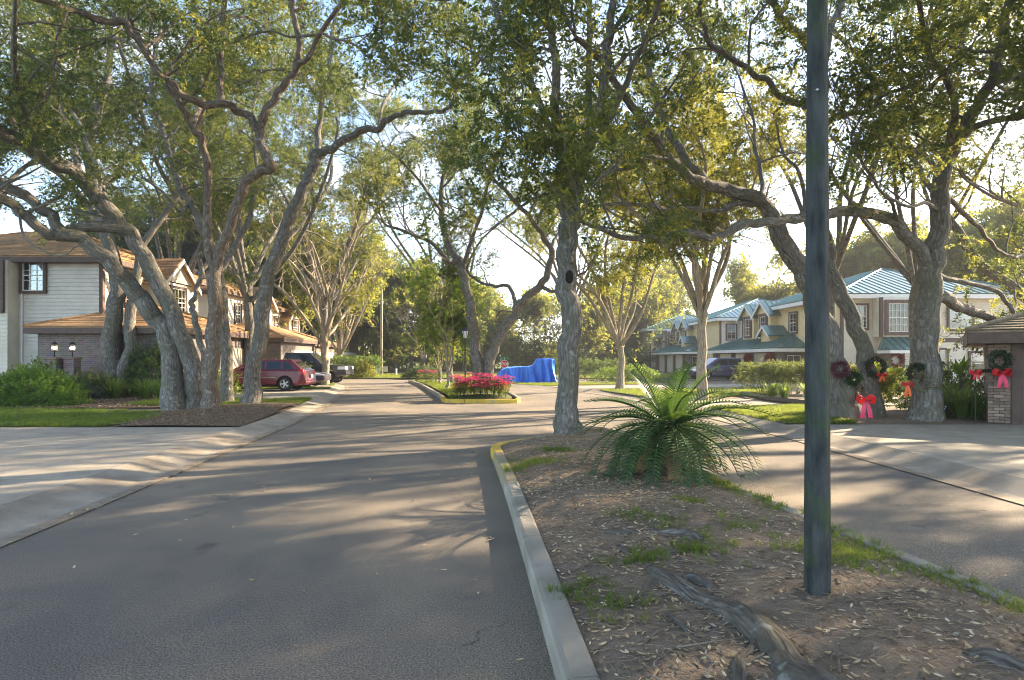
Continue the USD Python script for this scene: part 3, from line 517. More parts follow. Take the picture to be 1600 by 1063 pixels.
obj('bark_collar', MB().tube([P(890 + 8.5 * math.cos(a), 433 + 13 * math.sin(a), d0 - .255) for a in np.linspace(0, 2 * np.pi, 15)], .018, 6), 'bark_oak', '/World/oak_tree_005', smooth=True)
# 4: the right-hand oaks
b = at(1322, 655, .1); d0 = b[1]
RT = tree('oak_tree', 'left leaning oak on the right with a wreath, its limb arching over the island', b, [
    (TL([(1326, 656, d0), (1318, 620, d0), (1304, 580, d0), (1290, 525, d0), (1272, 465, d0), (1252, 422, d0 - .1), (1222, 378, d0 - .3), (1210, 346, d0 - .4)]), .46, .27, 0),
    (TL([(1214, 352, d0 - .4), (1183, 316, d0 - .6), (1142, 300, d0 - .9), (1112, 290, d0 - 1.2), (1082, 280, d0 - 1.6), (1051, 252, d0 - 2), (1012, 204, d0 - 2.6), (985, 160, d0 - 3.2), (950, 110, d0 - 4), (900, 60, d0 - 5)]), .24, .06, .5),
    (TL([(1104, 288, d0 - 1.3), (1075, 250, d0 - 1), (1046, 208, d0 - .6), (1033, 175, d0 - .4), (1020, 130, d0), (1010, 95, d0 + .3), (1005, 40, d0 + .6), (990, -40, d0 + 1)]), .16, .06, .5),
    (TL([(1180, 318, d0 - .6), (1150, 318, d0 - .9), (1119, 332, d0 - 1.4), (1083, 325, d0 - 2), (1033, 326, d0 - 2.6), (990, 322, d0 - 3.2), (926, 322, d0 - 4)]), .10, .04, .35),
    (TL([(1051, 252, d0 - 2), (1020, 245, d0 - 2.6), (985, 262, d0 - 3.2), (955, 270, d0 - 3.8), (925, 285, d0 - 4.3)]), .06, .025, .6),
    (TL([(1183, 316, d0 - .6), (1192, 285, d0 + .4), (1180, 230, d0 + 1.5), (1176, 180, d0 + 2.4), (1150, 110, d0 + 3.4)]), .09, .04, .7)], 'bark_oak', MIX, 18, .75)
d1 = d0 + .8
tree('oak_tree', 'slimmer oak leaning left behind the lamp pole, forking near the top of view', np.array([P(1360, 650, d1)[0], d1, .1]), [
    (TL([(1366, 648, d1), (1360, 600, d1), (1347, 545, d1), (1333, 499, d1), (1316, 460, d1), (1297, 415, d1), (1285, 360, d1 - .1), (1278, 290, d1 - .3), (1278, 220, d1 - .5), (1282, 150, d1 - .7), (1284, 105, d1 - .8)]), .29, .17, 0),
    (TL([(1283, 110, d1 - .8), (1258, 60, d1 - 1.2), (1226, 32, d1 - 1.6), (1206, -2, d1 - 2), (1190, -60, d1 - 2.5)]), .15, .08, .5),
    (TL([(1283, 110, d1 - .8), (1294, 50, d1 - .6), (1318, 0, d1 - .3), (1335, -70, d1)]), .15, .08, .5),
    (TL([(1278, 190, d1 - .6), (1258, 166, d1 - 1), (1230, 158, d1 - 1.4), (1210, 142, d1 - 1.7), (1191, 122, d1 - 2), (1151, 96, d1 - 2.6), (1119, 75, d1 - 3.1), (1100, 40, d1 - 3.5), (1097, 0, d1 - 3.9)]), .12, .06, .5),
    (TL([(1280, 215, d1 - .5), (1294, 190, d1 - 1), (1325, 178, d1 - 1.6), (1358, 174, d1 - 2.1), (1380, 150, d1 - 2.5), (1420, 136, d1 - 3), (1455, 140, d1 - 3.6)]), .09, .04, .6),
    (TL([(1287, 380, d1), (1262, 345, d1 + .6), (1250, 276, d1 + 1.4), (1225, 240, d1 + 2.2), (1210, 180, d1 + 3)]), .10, .04, .5)], 'bark_oak', MIX, 19, .75)
b = at(1445, 656, .1); d0 = b[1]
tree('oak_tree', 'thickest right hand oak, upright, one long arm sweeping left past the lamp pole', b, [
    (TL([(1444, 657, d0), (1447, 610, d0), (1449, 565, d0), (1451, 485, d0), (1454, 440, d0), (1458, 405, d0), (1466, 365, d0), (1469, 316, d0), (1471, 272, d0), (1486, 230, d0 - .1), (1504, 203, d0 - .3), (1530, 160, d0 - .7), (1560, 90, d0 - 1.2), (1580, 0, d0 - 1.6)]), .45, .12, .35),
    (TL([(1452, 428, d0), (1430, 385, d0 - .2), (1404, 354, d0 - .5), (1372, 335, d0 - .8), (1333, 328, d0 - 1.2), (1293, 332, d0 - 1.6), (1240, 343, d0 - 2.1), (1198, 347, d0 - 2.5), (1160, 352, d0 - 2.9), (1119, 370, d0 - 3.3), (1075, 364, d0 - 3.7), (1026, 372, d0 - 4.1), (969, 374, d0 - 4.6), (908, 345, d0 - 5.2)]), .22, .045, .3),
    (TL([(1464, 430, d0), (1490, 438, d0 + .3), (1522, 444, d0 + .6), (1560, 456, d0 + .9), (1582, 485, d0 + 1.1), (1592, 505, d0 + 1.3)]), .10, .06, .2),
    (TL([(1464, 462, d0), (1485, 470, d0 + .8), (1508, 484, d0 + 1.6), (1548, 498, d0 + 2.6), (1580, 508, d0 + 3.4), (1625, 512, d0 + 4.5)]), .20, .14, .1),
    (TL([(1470, 300, d0), (1487, 314, d0 + .6), (1522, 348, d0 + 1.5), (1545, 376, d0 + 2.1), (1566, 396, d0 + 2.6), (1590, 402, d0 + 3.2), (1640, 380, d0 + 4)]), .10, .05, .4),
    (TL([(1469, 330, d0), (1448, 318, d0 - .8), (1420, 322, d0 - 1.5), (1390, 310, d0 - 2), (1360, 280, d0 - 2.6)]), .07, .03, .6),
    (TL([(1471, 280, d0), (1440, 240, d0 + 1.4), (1410, 230, d0 + 2.6), (1370, 210, d0 + 3.8)]), .10, .04, .7),
    (TL([(1486, 230, d0 - .1), (1490, 170, d0 - 1), (1470, 110, d0 - 2), (1440, 40, d0 - 3), (1430, -40, d0 - 4)]), .12, .05, .6),
    (TL([(1504, 203, d0 - .3), (1545, 190, d0 - 1.4), (1600, 180, d0 - 2.4), (1660, 150, d0 - 3.2)]), .12, .05, .7),
    (TL([(1404, 354, d0 - .5), (1395, 320, d0 - 1.2), (1370, 290, d0 - 1.8), (1345, 250, d0 - 2.4), (1330, 215, d0 - 3)]), .06, .03, .6)], 'bark_oak', MIX, 20, .75)
d2 = 21.0
tree('oak_tree', 'oak behind the right garage, slanting limbs cut by the right edge', np.array([14.8, d2 + .5, .1]), [
    ([[20.5, d2, .1], [20.0, d2, 2.5], P(1625, 480, d2), P(1560, 434, d2), P(1518, 398, d2), P(1487, 348, d2), P(1460, 300, d2 + .3), P(1430, 260, d2 + .8), P(1400, 200, d2 + 1.5)], .30, .08, .35),
    ([P(1625, 480, d2), P(1640, 350, d2 + .5), P(1620, 180, d2), P(1600, 105, d2 - .3), P(1575, 72, d2 - .6), P(1548, 32, d2 - 1), P(1530, -20, d2 - 1.4)], .26, .10, .5),
    ([P(1610, 140, d2), P(1585, 150, d2 - 1), P(1552, 120, d2 - 2), P(1548, 60, d2 - 3)], .09, .04, .7),
    ([P(1640, 350, d2 + .5), P(1590, 320, d2 - 1), P(1540, 300, d2 - 2.2), P(1500, 270, d2 - 3.2)], .11, .04, .7)], 'bark_oak', LIT, 21, .75)
# 5: the forked oak behind the flower bed
d0 = 27.0; b = np.array([P(755, 600, d0)[0], d0, .2])
tree('oak_tree', 'forked oak behind the pink flower bed, one trunk leaning right over the blue tarpaulin', b, [
    (TL([(750, 612, d0), (748, 592, d0), (743, 540, d0), (737, 500, d0), (731, 461, d0), (722, 425, d0), (716, 405, d0), (700, 380, d0 + .4), (690, 330, d0 + .8), (695, 270, d0 + 1.2)]), .37, .14, .35),
    (TL([(758, 612, d0), (762, 590, d0), (767, 556, d0), (780, 526, d0), (800, 499, d0 - .1), (808, 480, d0 - .2), (820, 468, d0 - .3), (840, 452, d0 - .5), (852, 435, d0 - .6), (860, 410, d0 - .7), (861, 388, d0 - .8), (850, 370, d0 - 1), (833, 346, d0 - 1.3), (810, 320, d0 - 1.6), (780, 290, d0 - 2)]), .34, .10, .3),
    (TL([(716, 408, d0), (700, 407, d0 - .4), (676, 380, d0 - 1), (642, 366, d0 - 1.6), (600, 350, d0 - 2.2)]), .17, .06, .5),
    (TL([(808, 478, d0 - .2), (800, 455, d0 + .2), (788, 445, d0 + .4), (768, 447, d0 + .7), (748, 440, d0 + 1), (734, 430, d0 + 1.2)]), .13, .07, .4),
    (TL([(722, 425, d0), (735, 380, d0 - 1), (755, 330, d0 - 2), (765, 270, d0 - 3), (790, 220, d0 - 3.8)]), .13, .05, .6),
    (TL([(845, 448, d0 - .5), (865, 455, d0 - 1), (885, 440, d0 - 1.6), (915, 425, d0 - 2.3)]), .12, .06, .5),
    (TL([(800, 499, d0), (815, 498, d0 - .5), (818, 510, d0 - .7), (806, 512, d0 - .9)]), .07, .03, 0),
    (TL([(805, 488, d0), (785, 486, d0 + .4), (776, 494, d0 + .6), (779, 502, d0 + .8), (790, 508, d0 + 1)]), .05, .025, 0),
    (TL([(690, 330, d0 + .8), (660, 290, d0), (625, 250, d0 - 1), (600, 230, d0 - 2)]), .10, .04, .7),
    (TL([(861, 388, d0 - .8), (880, 350, d0 + .6), (900, 300, d0 + 2), (905, 240, d0 + 3)]), .09, .04, .7),
    (TL([(695, 270, d0 + 1.2), (720, 220, d0 + .4), (740, 180, d0 - .4)]), .09, .04, .9)], 'bark_oak', OAK, 22, .85, 2.8)
# 6: two lighter multi-branched trees by the right road, and others in the middle distance
def vase(name, label, u, d, h, r, seed, fork=.3, nl=7, leafm=LIT, bark='bark_pale', rad=.55, reach=2.0, dens=.7, xy=None, zmin=3.0, z0=.1, lean=(0, 0), spr=SPR, leafy=.72, sc=(.9, 1.5), group=None, gap=True):
    rng = np.random.default_rng(seed); x, y = xy if xy is not None else (P(u, HV, d)[0], d); base = np.array([x, y, z0]); hf = h * fork
    top = base + [lean[0] * hf, lean[1] * hf, hf]
    L = [([base, base + (top - base) * .5 + [rng.normal() * .08, rng.normal() * .08, 0], top], r, r * .8, 0)]
    for k in range(nl):
        a = 2 * np.pi * (k + rng.uniform(-.3, .3)) / nl; out = h * rad * rng.uniform(.45, 1.0); zt = h * rng.uniform(.72, 1.0) if k else h
        if k == 0: out *= .2
        e = base + np.array([math.cos(a) * out + lean[0] * h, math.sin(a) * out + lean[1] * h, zt]); s = top - [0, 0, rng.uniform(0, .25) * hf]
        m1 = s + (e - s) * .35 + [0, 0, (zt - hf) * .10] + rng.normal(size=3) * (.045 * h); m2 = s + (e - s) * .7 + [0, 0, (zt - hf) * .12] + rng.normal(size=3) * (.055 * h)
        L.append(([s, m1, m2, e], r * rng.uniform(.4, .6), r * .12, leafy))
    return tree(name, label, base, L, bark, leafm, seed, dens, reach, zmin=zmin, flare=.3, sides=10, spr=spr, sc=sc, group=group, gap=gap)
vase('elm_tree', 'pale trunk rising just behind the cycad in front of teal roofed garages', 1097, 22.5, 10.0, .25, 31, .34, 10, dens=1.3, gap=False)
vase('elm_tree', 'slim pale multi limbed tree left of the cycad, before the far teal roof', 968, 31, 9.5, .26, 32, .26, 8, dens=1.0, gap=False)
vase('elm_tree', 'vase shaped tree with pale trunk in front of the dark pickup', 507, 35, 9.2, .28, 33, .30, 9, reach=2.2, dens=.9)
vase('elm_tree', 'spreading tree on the far lawn just right of the pickup', 529, 52, 10, .32, 34, .2, 8, lean=(.08, 0), reach=2.6, spr=FARSPR, dens=.5)
# ---------------------------------------------------------------- houses
mat('siding_grey', (.52, .50, .44), (.60, .57, .50), scale=2, rough=.6, bump=.08, bscale=60)
mat('siding_warm', (.68, .53, .27), (.75, .61, .34), scale=2, rough=.6, bump=.08, bscale=60)
mat('siding_cream', (.60, .55, .43), (.68, .63, .51), scale=2, rough=.6, bump=.08, bscale=60)
mat('trim_brown', (.085, .055, .045), (.12, .08, .065), scale=6, rough=.6, bump=.1)
mat('trim_white', (.68, .66, .60), (.76, .74, .69), scale=5, rough=.5)
mat('shingle_tan', (.34, .20, .10), (.52, .32, .165), scale=9, rough=.9, bump=.6, bscale=40, c3=(.18, .13, .085), s3=1.5)
mat('shingle_brown', (.20, .15, .10), (.33, .26, .18), scale=9, rough=.9, bump=.7, bscale=40, c3=(.14, .105, .07), s3=1.5)
mat('roof_teal', (.07, .17, .15), (.11, .21, .19), scale=3, rough=.27, spec=.8, metal=.55, bump=.03, bscale=8, c3=(.10, .19, .18), s3=.6)
mat('door_cream', (.50, .45, .34), (.56, .51, .40), scale=3, rough=.55)
mat('curtain', (.46, .45, .42), (.56, .55, .52), scale=7, rough=.9, stretch=(5, 5, .3))
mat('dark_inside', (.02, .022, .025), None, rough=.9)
mat('mortar', (.20, .18, .16), (.25, .23, .2), scale=30, rough=.95)
mat('iron', (.012, .012, .013), (.025, .025, .025), scale=20, rough=.5, spec=.4)
mat('steel', (.45, .45, .44), None, rough=.35, metal=.8)
mat('timber_edge', (.06, .045, .035), (.10, .08, .06), scale=9, rough=.9)
for k_, (c1, c2) in enumerate([((.17, .115, .09), (.24, .17, .135)), ((.21, .145, .11), (.28, .20, .155)), ((.13, .095, .08), (.19, .145, .12)), ((.26, .20, .155), (.34, .27, .21))]):
    mat(f'brick_tone_{k_}', c1, c2, scale=25, rough=.95, bump=.4, bscale=60)
glassmat('pane_glass')
MATS['brick_wall'] = usdkit.material(stage, '/World/Looks/brick_wall', {'g': ('geometry', {}), 'sx': ('separate_xyz', {}), 'ad': ('math', {'math_type': 'add'}), 'cx': ('combine_xyz', {}),
    'b': ('brick_texture', {'scale': 1.0, 'color1': (.125, .095, .085), 'color2': (.20, .155, .135), 'mortar': (.22, .20, .185), 'brick_width': .22, 'row_height': .078, 'mortar_size': .008, 'bias': -.2}),
    'n': ('noise_texture', {'scale': 3.0, 'detail': 4}), 'mx': ('mix_color', {'blend_type': 'overlay', 'fac': .45}), 'bp': ('bump', {'strength': .5, 'distance': .01, 'invert': True}), 'p': ('principled_bsdf', {'roughness': .92})},
    [('g.position', 'sx.vector'), ('sx.x', 'ad.value1'), ('sx.y', 'ad.value2'), ('ad.value', 'cx.x'), ('sx.z', 'cx.y'), ('cx.vector', 'b.vector'), ('g.position', 'n.vector'), ('b.color', 'mx.a'), ('n.color', 'mx.b'), ('mx.result', 'p.base_color'), ('b.fac', 'bp.height'), ('bp.normal', 'p.normal')], surface='p.BSDF')
def siding(parent, p0, p1, z0, z1, m, pitch=.17, gap=None):
    """lapped boards on the wall from p0 to p1 (x, y), facing left of travel"""
    p0, p1 = np.array(p0, float), np.array(p1, float); t = unit(np.append(p1 - p0, 0))[:2]; n = np.array([-t[1], t[0]]); k = int(round((z1 - z0) / pitch)); ph = (z1 - z0) / k
    for i in range(k):
        a, b = z0 + i * ph, z0 + (i + 1) * ph + .012; v = []
        for pt in (p0, p1):
            for z, o in ((a, .0), (a, .050), (b, .012), (b, 0.0)): v.append([*(pt + n * o), z])
        obj('siding_board', MB().add(v, [[0, 1, 5, 4], [1, 2, 6, 5], [2, 3, 7, 6], [3, 0, 4, 7], [0, 3, 2, 1], [4, 5, 6, 7]]), m, parent)
def slope(parent, pts, m, kind='panel', step=.42, th=.05, part=None):
    """a roof slope: pts is its outline, its first two points the eave; cut into standing-seam panels or shingle courses, each a piece"""
    p = np.asarray(pts, float); o = p[0]; ex = unit(p[1] - p[0]); n = unit(np.cross(ex, p[2] - p[0])); n = n if n[2] > 0 else -n; ey = np.cross(n, ex); ey = ey if ey[2] > 0 else -ey
    poly = Polygon([((q_ - o) @ ex, (q_ - o) @ ey) for q_ in p]).buffer(0); x0, y0, x1, y1 = poly.bounds
    W = lambda s, t, h: o + ex * s + ey * t + n * h
    base = MB().slab([W(s, t, -.01) for s, t in list(poly.exterior.coords)[:-1]], th); obj('roof_deck', base, m, parent)
    if kind == 'panel':
        k = max(1, int(round((x1 - x0) / step))); w = (x1 - x0) / k
        for i in range(k):
            c = poly.intersection(shapely.box(x0 + i * w + .004, y0, x0 + (i + 1) * w - .004, y1))
            if c.is_empty or c.area < .02: continue
            c = max(getattr(c, 'geoms', [c]), key=lambda g: g.area); mb = MB().slab([W(s, t, .012) for s, t in list(c.exterior.coords)[:-1]], .018)
            seam = poly.intersection(LineString([(x0 + (i + 1) * w - .02, y0 - 1), (x0 + (i + 1) * w - .02, y1 + 1)]))
            if seam.length > .15 and seam.geom_type == 'LineString':
                (s_, t0), (_, t1) = seam.coords[0], seam.coords[-1]; q_ = [W(s_ + a, t, h) for t in (t0, t1) for a, h in ((-.016, .01), (.016, .01), (.012, .055), (-.012, .055))]
                mb.add(q_, [[0, 1, 5, 4], [1, 2, 6, 5], [2, 3, 7, 6], [3, 0, 4, 7], [0, 3, 2, 1], [4, 5, 6, 7]])
            obj('roof_panel', mb, m, parent)
    else:
        k = max(1, int(round((y1 - y0) / step))); w = (y1 - y0) / k
        for i in range(k):
            c = poly.intersection(shapely.box(x0, y0 + i * w, x1, y0 + (i + 1) * w + .03))
            if c.is_empty: continue
            c = max(getattr(c, 'geoms', [c]), key=lambda g: g.area); q_ = list(c.exterior.coords)[:-1]; ya = y0 + i * w
            obj('shingle_course', MB().slab([W(s, t, .035 - (t - ya) / w * .028) for s, t in q_], .022), m, parent)
def hip(parent, x0, x1, y0, y1, z, pitch, m, kind, over=.4, step=.42, fascia='trim_white', fh=.2, skip=()):
    x0, x1, y0, y1 = x0 - over, x1 + over, y0 - over, y1 + over; h = min(x1 - x0, y1 - y0) / 2; zr = z + h * pitch
    if x1 - x0 >= y1 - y0: ra, rb = (x0 + h, (y0 + y1) / 2, zr), (x1 - h, (y0 + y1) / 2, zr)
    else: ra, rb = ((x0 + x1) / 2, y0 + h, zr), ((x0 + x1) / 2, y1 - h, zr)
    A, B, C, D = (x0, y0, z), (x1, y0, z), (x1, y1, z), (x0, y1, z)
    if x1 - x0 >= y1 - y0: S = dict(f=[A, B, rb, ra], b=[C, D, ra, rb], l=[D, A, ra], r=[B, C, rb])
    else: S = dict(f=[A, B, ra], b=[C, D, rb], l=[D, A, ra, rb], r=[B, C, rb, ra])
    for k_, s in S.items():
        if k_ not in skip: slope(parent, s, m, kind, step)
    for a, b in ((A, B), (B, C), (D, A), (C, D)):
        a, b = np.array(a), np.array(b); t = unit(b - a); nn = np.array([t[1], -t[0], 0]); c = (a + b) / 2 + [0, 0, -fh / 2 - .055] - nn * .025
        obj('fascia', MB().box(c, (np.linalg.norm(b - a) - .05, .045, fh), math.atan2(t[1], t[0])), fascia, parent)
    c = MB().tube([ra, rb], .05, 6) if np.linalg.norm(np.array(ra) - rb) > .1 else MB()
    for e, k_ in ((A, ra), (B, rb if x1 - x0 >= y1 - y0 else ra), (C, rb), (D, ra if x1 - x0 >= y1 - y0 else rb)): c.tube([np.array(e) + [0, 0, .03], np.array(k_) + [0, 0, .03]], .055, 6)
    obj('ridge_cap', c, m, parent); obj('soffit', MB().box(((x0 + x1) / 2, (y0 + y1) / 2, z - fh - .04), (x1 - x0 - .14, y1 - y0 - .14, .03)), fascia, parent)
def gable(parent, c, half, depth, z, rise, axis, m, kind='panel', face='siding_warm', over=.25, step=.42):
    """a small gable facing along axis (unit 2-D vector) with its front at c"""
    a = np.array([*axis, 0.0]); s = np.array([-a[1], a[0], 0]); c = np.array([*c, z], float); ap = np.array([0, 0, rise]); f = c + a * over; b = c - a * depth; k = 1 + over / half
    for sg in (1, -1):
        e0, e1 = f + s * sg * half * k - ap * (k - 1), b + s * sg * half * k - ap * (k - 1)
        slope(parent, [e0, e1, b + ap, f + ap], m, kind, step)
        obj('bargeboard', MB().slab([f + a * .02 + s * sg * half * k - ap * (k - 1) - [0, 0, .02], f + a * .02 + ap - [0, 0, .02], f + a * .02 + ap - [0, 0, .24], f + a * .02 + s * sg * half * k - ap * (k - 1) - [0, 0, .22]], .03), 'trim_white', parent)
    obj('gable_wall', MB().slab([c + s * half, c - s * half, c + ap], .06), face, parent)
def window(parent, c, w, h, n, frame='trim_brown', mun=(2, 2), fw=.12, inside='curtain', bars='trim_white', blind=1.0):
    """c: centre on the wall face; n: outward unit 2-D"""
    n3 = np.array([*n, 0.0]); s = np.array([-n3[1], n3[0], 0]); up = np.array([0, 0, 1.0]); c = np.array(c, float); rz = math.atan2(s[1], s[0])
    fr = MB()
    for sx in (-1, 1): fr.box(c + s * sx * (w / 2 + fw / 2) + n3 * .055, (fw, .11, h + 2 * fw), rz)
    for sz in (-1, 1): fr.box(c + up * sz * (h / 2 + fw / 2) + n3 * .055, (w, .11, fw), rz)
    wp = obj('window', fr, frame, parent)
    obj('pane', MB().box(c + n3 * .045, (w, .008, h), rz), 'pane_glass', wp)
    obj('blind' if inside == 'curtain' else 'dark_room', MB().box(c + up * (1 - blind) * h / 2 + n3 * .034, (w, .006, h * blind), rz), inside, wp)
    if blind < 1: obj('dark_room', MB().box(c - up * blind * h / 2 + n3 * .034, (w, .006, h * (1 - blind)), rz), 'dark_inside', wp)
    b = MB()
    for sx in (-1, 1): b.box(c + s * sx * (w / 2 - .02) + n3 * .06, (.04, .03, h), rz)
    for sz in (-1, 0, 1): b.box(c + up * sz * (h / 2 - .02) + n3 * .062, (w - .08, .03, .045), rz)
    obj('sash', b, bars, wp); mb = MB()
    for i in range(1, mun[0] + 1): mb.box(c + s * (i / (mun[0] + 1) - .5) * w + n3 * .058, (.018, .018, h - .08), rz)
    for j in range(1, mun[1] + 1): mb.box(c + up * (j / (mun[1] + 1) - .5) * h + n3 * .0585, (w - .08, .016, .018), rz)
    if mb.V: obj('muntin', mb, bars, wp)
def door_panel(parent, c, w, h, n, rows=4, cols=4, m='door_cream'):
    n3 = np.array([*n, 0.0]); s = np.array([-n3[1], n3[0], 0]); rz = math.atan2(s[1], s[0]); c = np.array(c, float)
    dp = obj('garage_door', MB().box(c + n3 * .01, (w, .04, h), rz), m, parent)
    for i in range(cols):
        for j in range(rows): obj('door_panel', MB().box(c + s * ((i + .5) / cols - .5) * w + [0, 0, ((j + .5) / rows - .5) * h] + n3 * .036, (w / cols - .09, .016, h / rows - .07), rz), m, dp)
# left house: grey lapped siding, tan shingles, brick garage towards the camera
_sd = siding
def siding(parent, p0, p1, z0, z1, m, pitch=.17): return _sd(parent, p1, p0, z0, z1, m, pitch)  # outward is to the right of travel
YL, XL = 26.5, -17.85
LH = thing('townhouse', 'grey sided townhouse with brick garage, tan shingle roof, nearest on the left', 'house', (XL, YL, .1))
xl0, yl1, el = XL - 10.5, YL + 8.0, 6.05
obj('wall', MB().b2((xl0, YL, 0), (XL, yl1, el - .2)), 'siding_cream', LH)
siding(LH, (xl0, YL), (XL - .12, YL), .2, el - .25, 'siding_grey', .168)
siding(LH, (XL, YL + .12), (XL, yl1), 2.9, el - .25, 'siding_cream', .168)
obj('corner_board', MB().b2((XL - .13, YL - .035, .1), (XL + .035, YL + .13, el - .25)), 'trim_brown', LH)
hip(LH, xl0, XL, YL, yl1, el, .42, 'shingle_tan', 'course', .5, .26, 'trim_brown', .22)
obj('bay_wall', MB().b2((-26.5, YL - .62, 0), (-21.45, YL - .02, el - .24)), 'siding_cream', LH)
siding(LH, (-26.5, YL - .62), (-21.45, YL - .62), .2, el - .25, 'siding_cream', .168)
window(LH, (-22.05, YL - .66, 4.7), .75, 2.0, (0, -1), mun=(2, 3))
window(LH, (-21.15 + .35, YL - .03, 5.25), .92, 1.35, (0, -1), mun=(2, 2), blind=.55)
obj('downpipe', MB().tube([(-21.3, YL - .08, .1), (-21.3, YL - .08, el - .3)], .045, 8), 'trim_white', LH)
gable(LH, (XL + .75, YL + 4.6), 1.5, 1.6, el - .55, 1.25, (1, 0), 'shingle_tan', 'course', 'siding_cream', .3, .26)
obj('bay_wall', MB().b2((XL, YL + 3.2, 2.9), (XL + .72, YL + 6.0, el - .6)), 'siding_cream', LH)
window(LH, (XL + .73, YL + 4.6, 4.5), 1.3, 1.4, (1, 0), mun=(3, 2)); window(LH, (XL + .01, YL + 1.9, 4.6), .8, 1.3, (1, 0))
hip(LH, -19.5, -13.6, YL - 1.5, YL + 5.0, 2.95, .34, 'shingle_tan', 'course', .35, .26, 'trim_brown', .24)
obj('brick_garage_wall', MB().b2((-19.5, YL - 1.5, 0), (-13.6, YL - .01, 2.72)), 'brick_wall', LH); obj('brick_garage_wall', MB().b2((XL + .01, YL - .009, 0), (-13.6, YL + 5, 2.72)), 'brick_wall', LH)
door_panel(LH, (-13.6, YL + 2.4, 1.1), 4.4, 2.1, (1, 0), 4, 6)
copyof(LH, (XL - .7, YL + 12.6, .1), label='second townhouse on the left, sunlit tan roof behind the oak group')
copyof(LH, (XL - 3.0, YL + 25.2, .1), label='farthest left townhouse, orange lit low roof above the maroon car')
# right: cream townhouses with teal standing seam roofs, three of one kind
XR, YR = 19.5, 36.0
RH = thing('townhouse', 'cream townhouse with front door wreath, teal metal roof, behind the right oaks', 'house', (XR, YR, .1))
er = 5.45
obj('wall', MB().b2((XR, YR, 0), (XR + 12, YR + 14, er - .2)), 'siding_warm', RH)
siding(RH, (XR + .1, YR), (XR + 12, YR), .2, er - .25, 'siding_cream', .175); siding(RH, (XR, YR + 14), (XR, YR + .1), 2.4, er - .25, 'siding_warm', .175)
hip(RH, XR, XR + 12, YR, YR + 14, er, .36, 'roof_teal', 'panel', .5, .46, 'trim_white', .24)
for cx in (XR - .03, XR + 5.4): obj('corner_board', MB().b2((cx, YR - .045, .1), (cx + .16, YR + .14, er - .25)), 'trim_brown', RH)
obj('belt_board', MB().b2((XR + 5.58, YR - .06, 2.6), (XR + 12, YR - .052, 2.85)), 'trim_brown', RH)
window(RH, (XR + 1.05, YR - .03, 4.1), .8, 1.35, (0, -1), mun=(1, 2), blind=.5)
# projecting bay with the grid window over the little entry roof
obj('bay_wall', MB().b2((XR + 1.8, YR - .85, 2.9), (XR + 3.95, YR - .01, er - .26)), 'siding_cream', RH)
siding(RH, (XR + 1.8, YR - .85), (XR + 3.95, YR - .85), 2.9, er - .27, 'siding_cream', .175)
window(RH, (XR + 2.88, YR - .88, 4.0), 1.35, 1.65, (0, -1), mun=(5, 3), fw=.2, inside='dark_inside')
for sx in (1.8, 3.85): obj('corner_board', MB().b2((XR + sx - .02, YR - .90, 2.9), (XR + sx + .14, YR - .74, er - .27)), 'trim_brown', RH)
slope(RH, [(XR + 1.6, YR - 2.1, 2.12), (XR + 4.1, YR - 2.1, 2.12), (XR + 3.8, YR - .9, 2.86), (XR + 1.9, YR - .9, 2.86)], 'roof_teal', 'panel', .4)
slope(RH, [(XR + 1.6, YR - .9, 2.12), (XR + 1.6, YR - 2.1, 2.12), (XR + 1.9, YR - .9, 2.86)], 'roof_teal', 'panel', .4)
obj('fascia', MB().b2((XR + 1.58, YR - 2.12, 1.93), (XR + 4.12, YR - 2.06, 2.10)), 'trim_white', RH); obj('fascia', MB().b2((XR + 1.56, YR - 2.06, 1.93), (XR + 1.62, YR - .9, 2.10)), 'trim_white', RH)
obj('entry_wall', MB().b2((XR + 1.75, YR - 1.2, 0), (XR + 2.2, YR - .01, 1.95)), 'trim_brown', RH)
fd = obj('front_door', MB().b2((XR + 2.5, YR - .32, .15), (XR + 3.4, YR - .26, 2.15)), 'trim_white', RH); obj('door_frame', MB().b2((XR + 2.3, YR - .25, .1), (XR + 3.6, YR - .02, 2.3)), 'trim_brown', RH)
obj('door_handle', MB().tm(trimesh.creation.icosphere(1, .05).apply_translation((XR + 3.32, YR - .37, 1.05))), 'steel', fd)
window(RH, (XR + 7.0, YR - .03, 4.0), 1.35, 1.25, (0, -1), mun=(0, 0), blind=.55); window(RH, (XR + 8.3, YR - .03, 1.35), 1.45, 1.2, (0, -1), mun=(0, 0), blind=.4); window(RH, (XR + 5.95, YR - .03, 1.5), .4, 1.3, (0, -1), mun=(0, 1))
# gabled bays on the street side
for yy in (YR + 12.6, YR + 9.6):
    obj('bay_wall', MB().b2((XR - .6, yy - 1.1, 2.4), (XR - .01, yy + 1.1, er - .5)), 'siding_warm', RH)
    gable(RH, (XR - .62, yy), 1.35, 2.2, er - .45, .95, (-1, 0), 'roof_teal', 'panel', 'siding_warm', .3, .42)
    window(RH, (XR - .61, yy, 4.1), 1.1, 1.35, (-1, 0), mun=(2, 2), fw=.16, inside='dark_inside')
window(RH, (XR - .03, YR + 6, 4.1), 1.0, 1.3, (-1, 0), mun=(1, 2), inside='dark_inside')
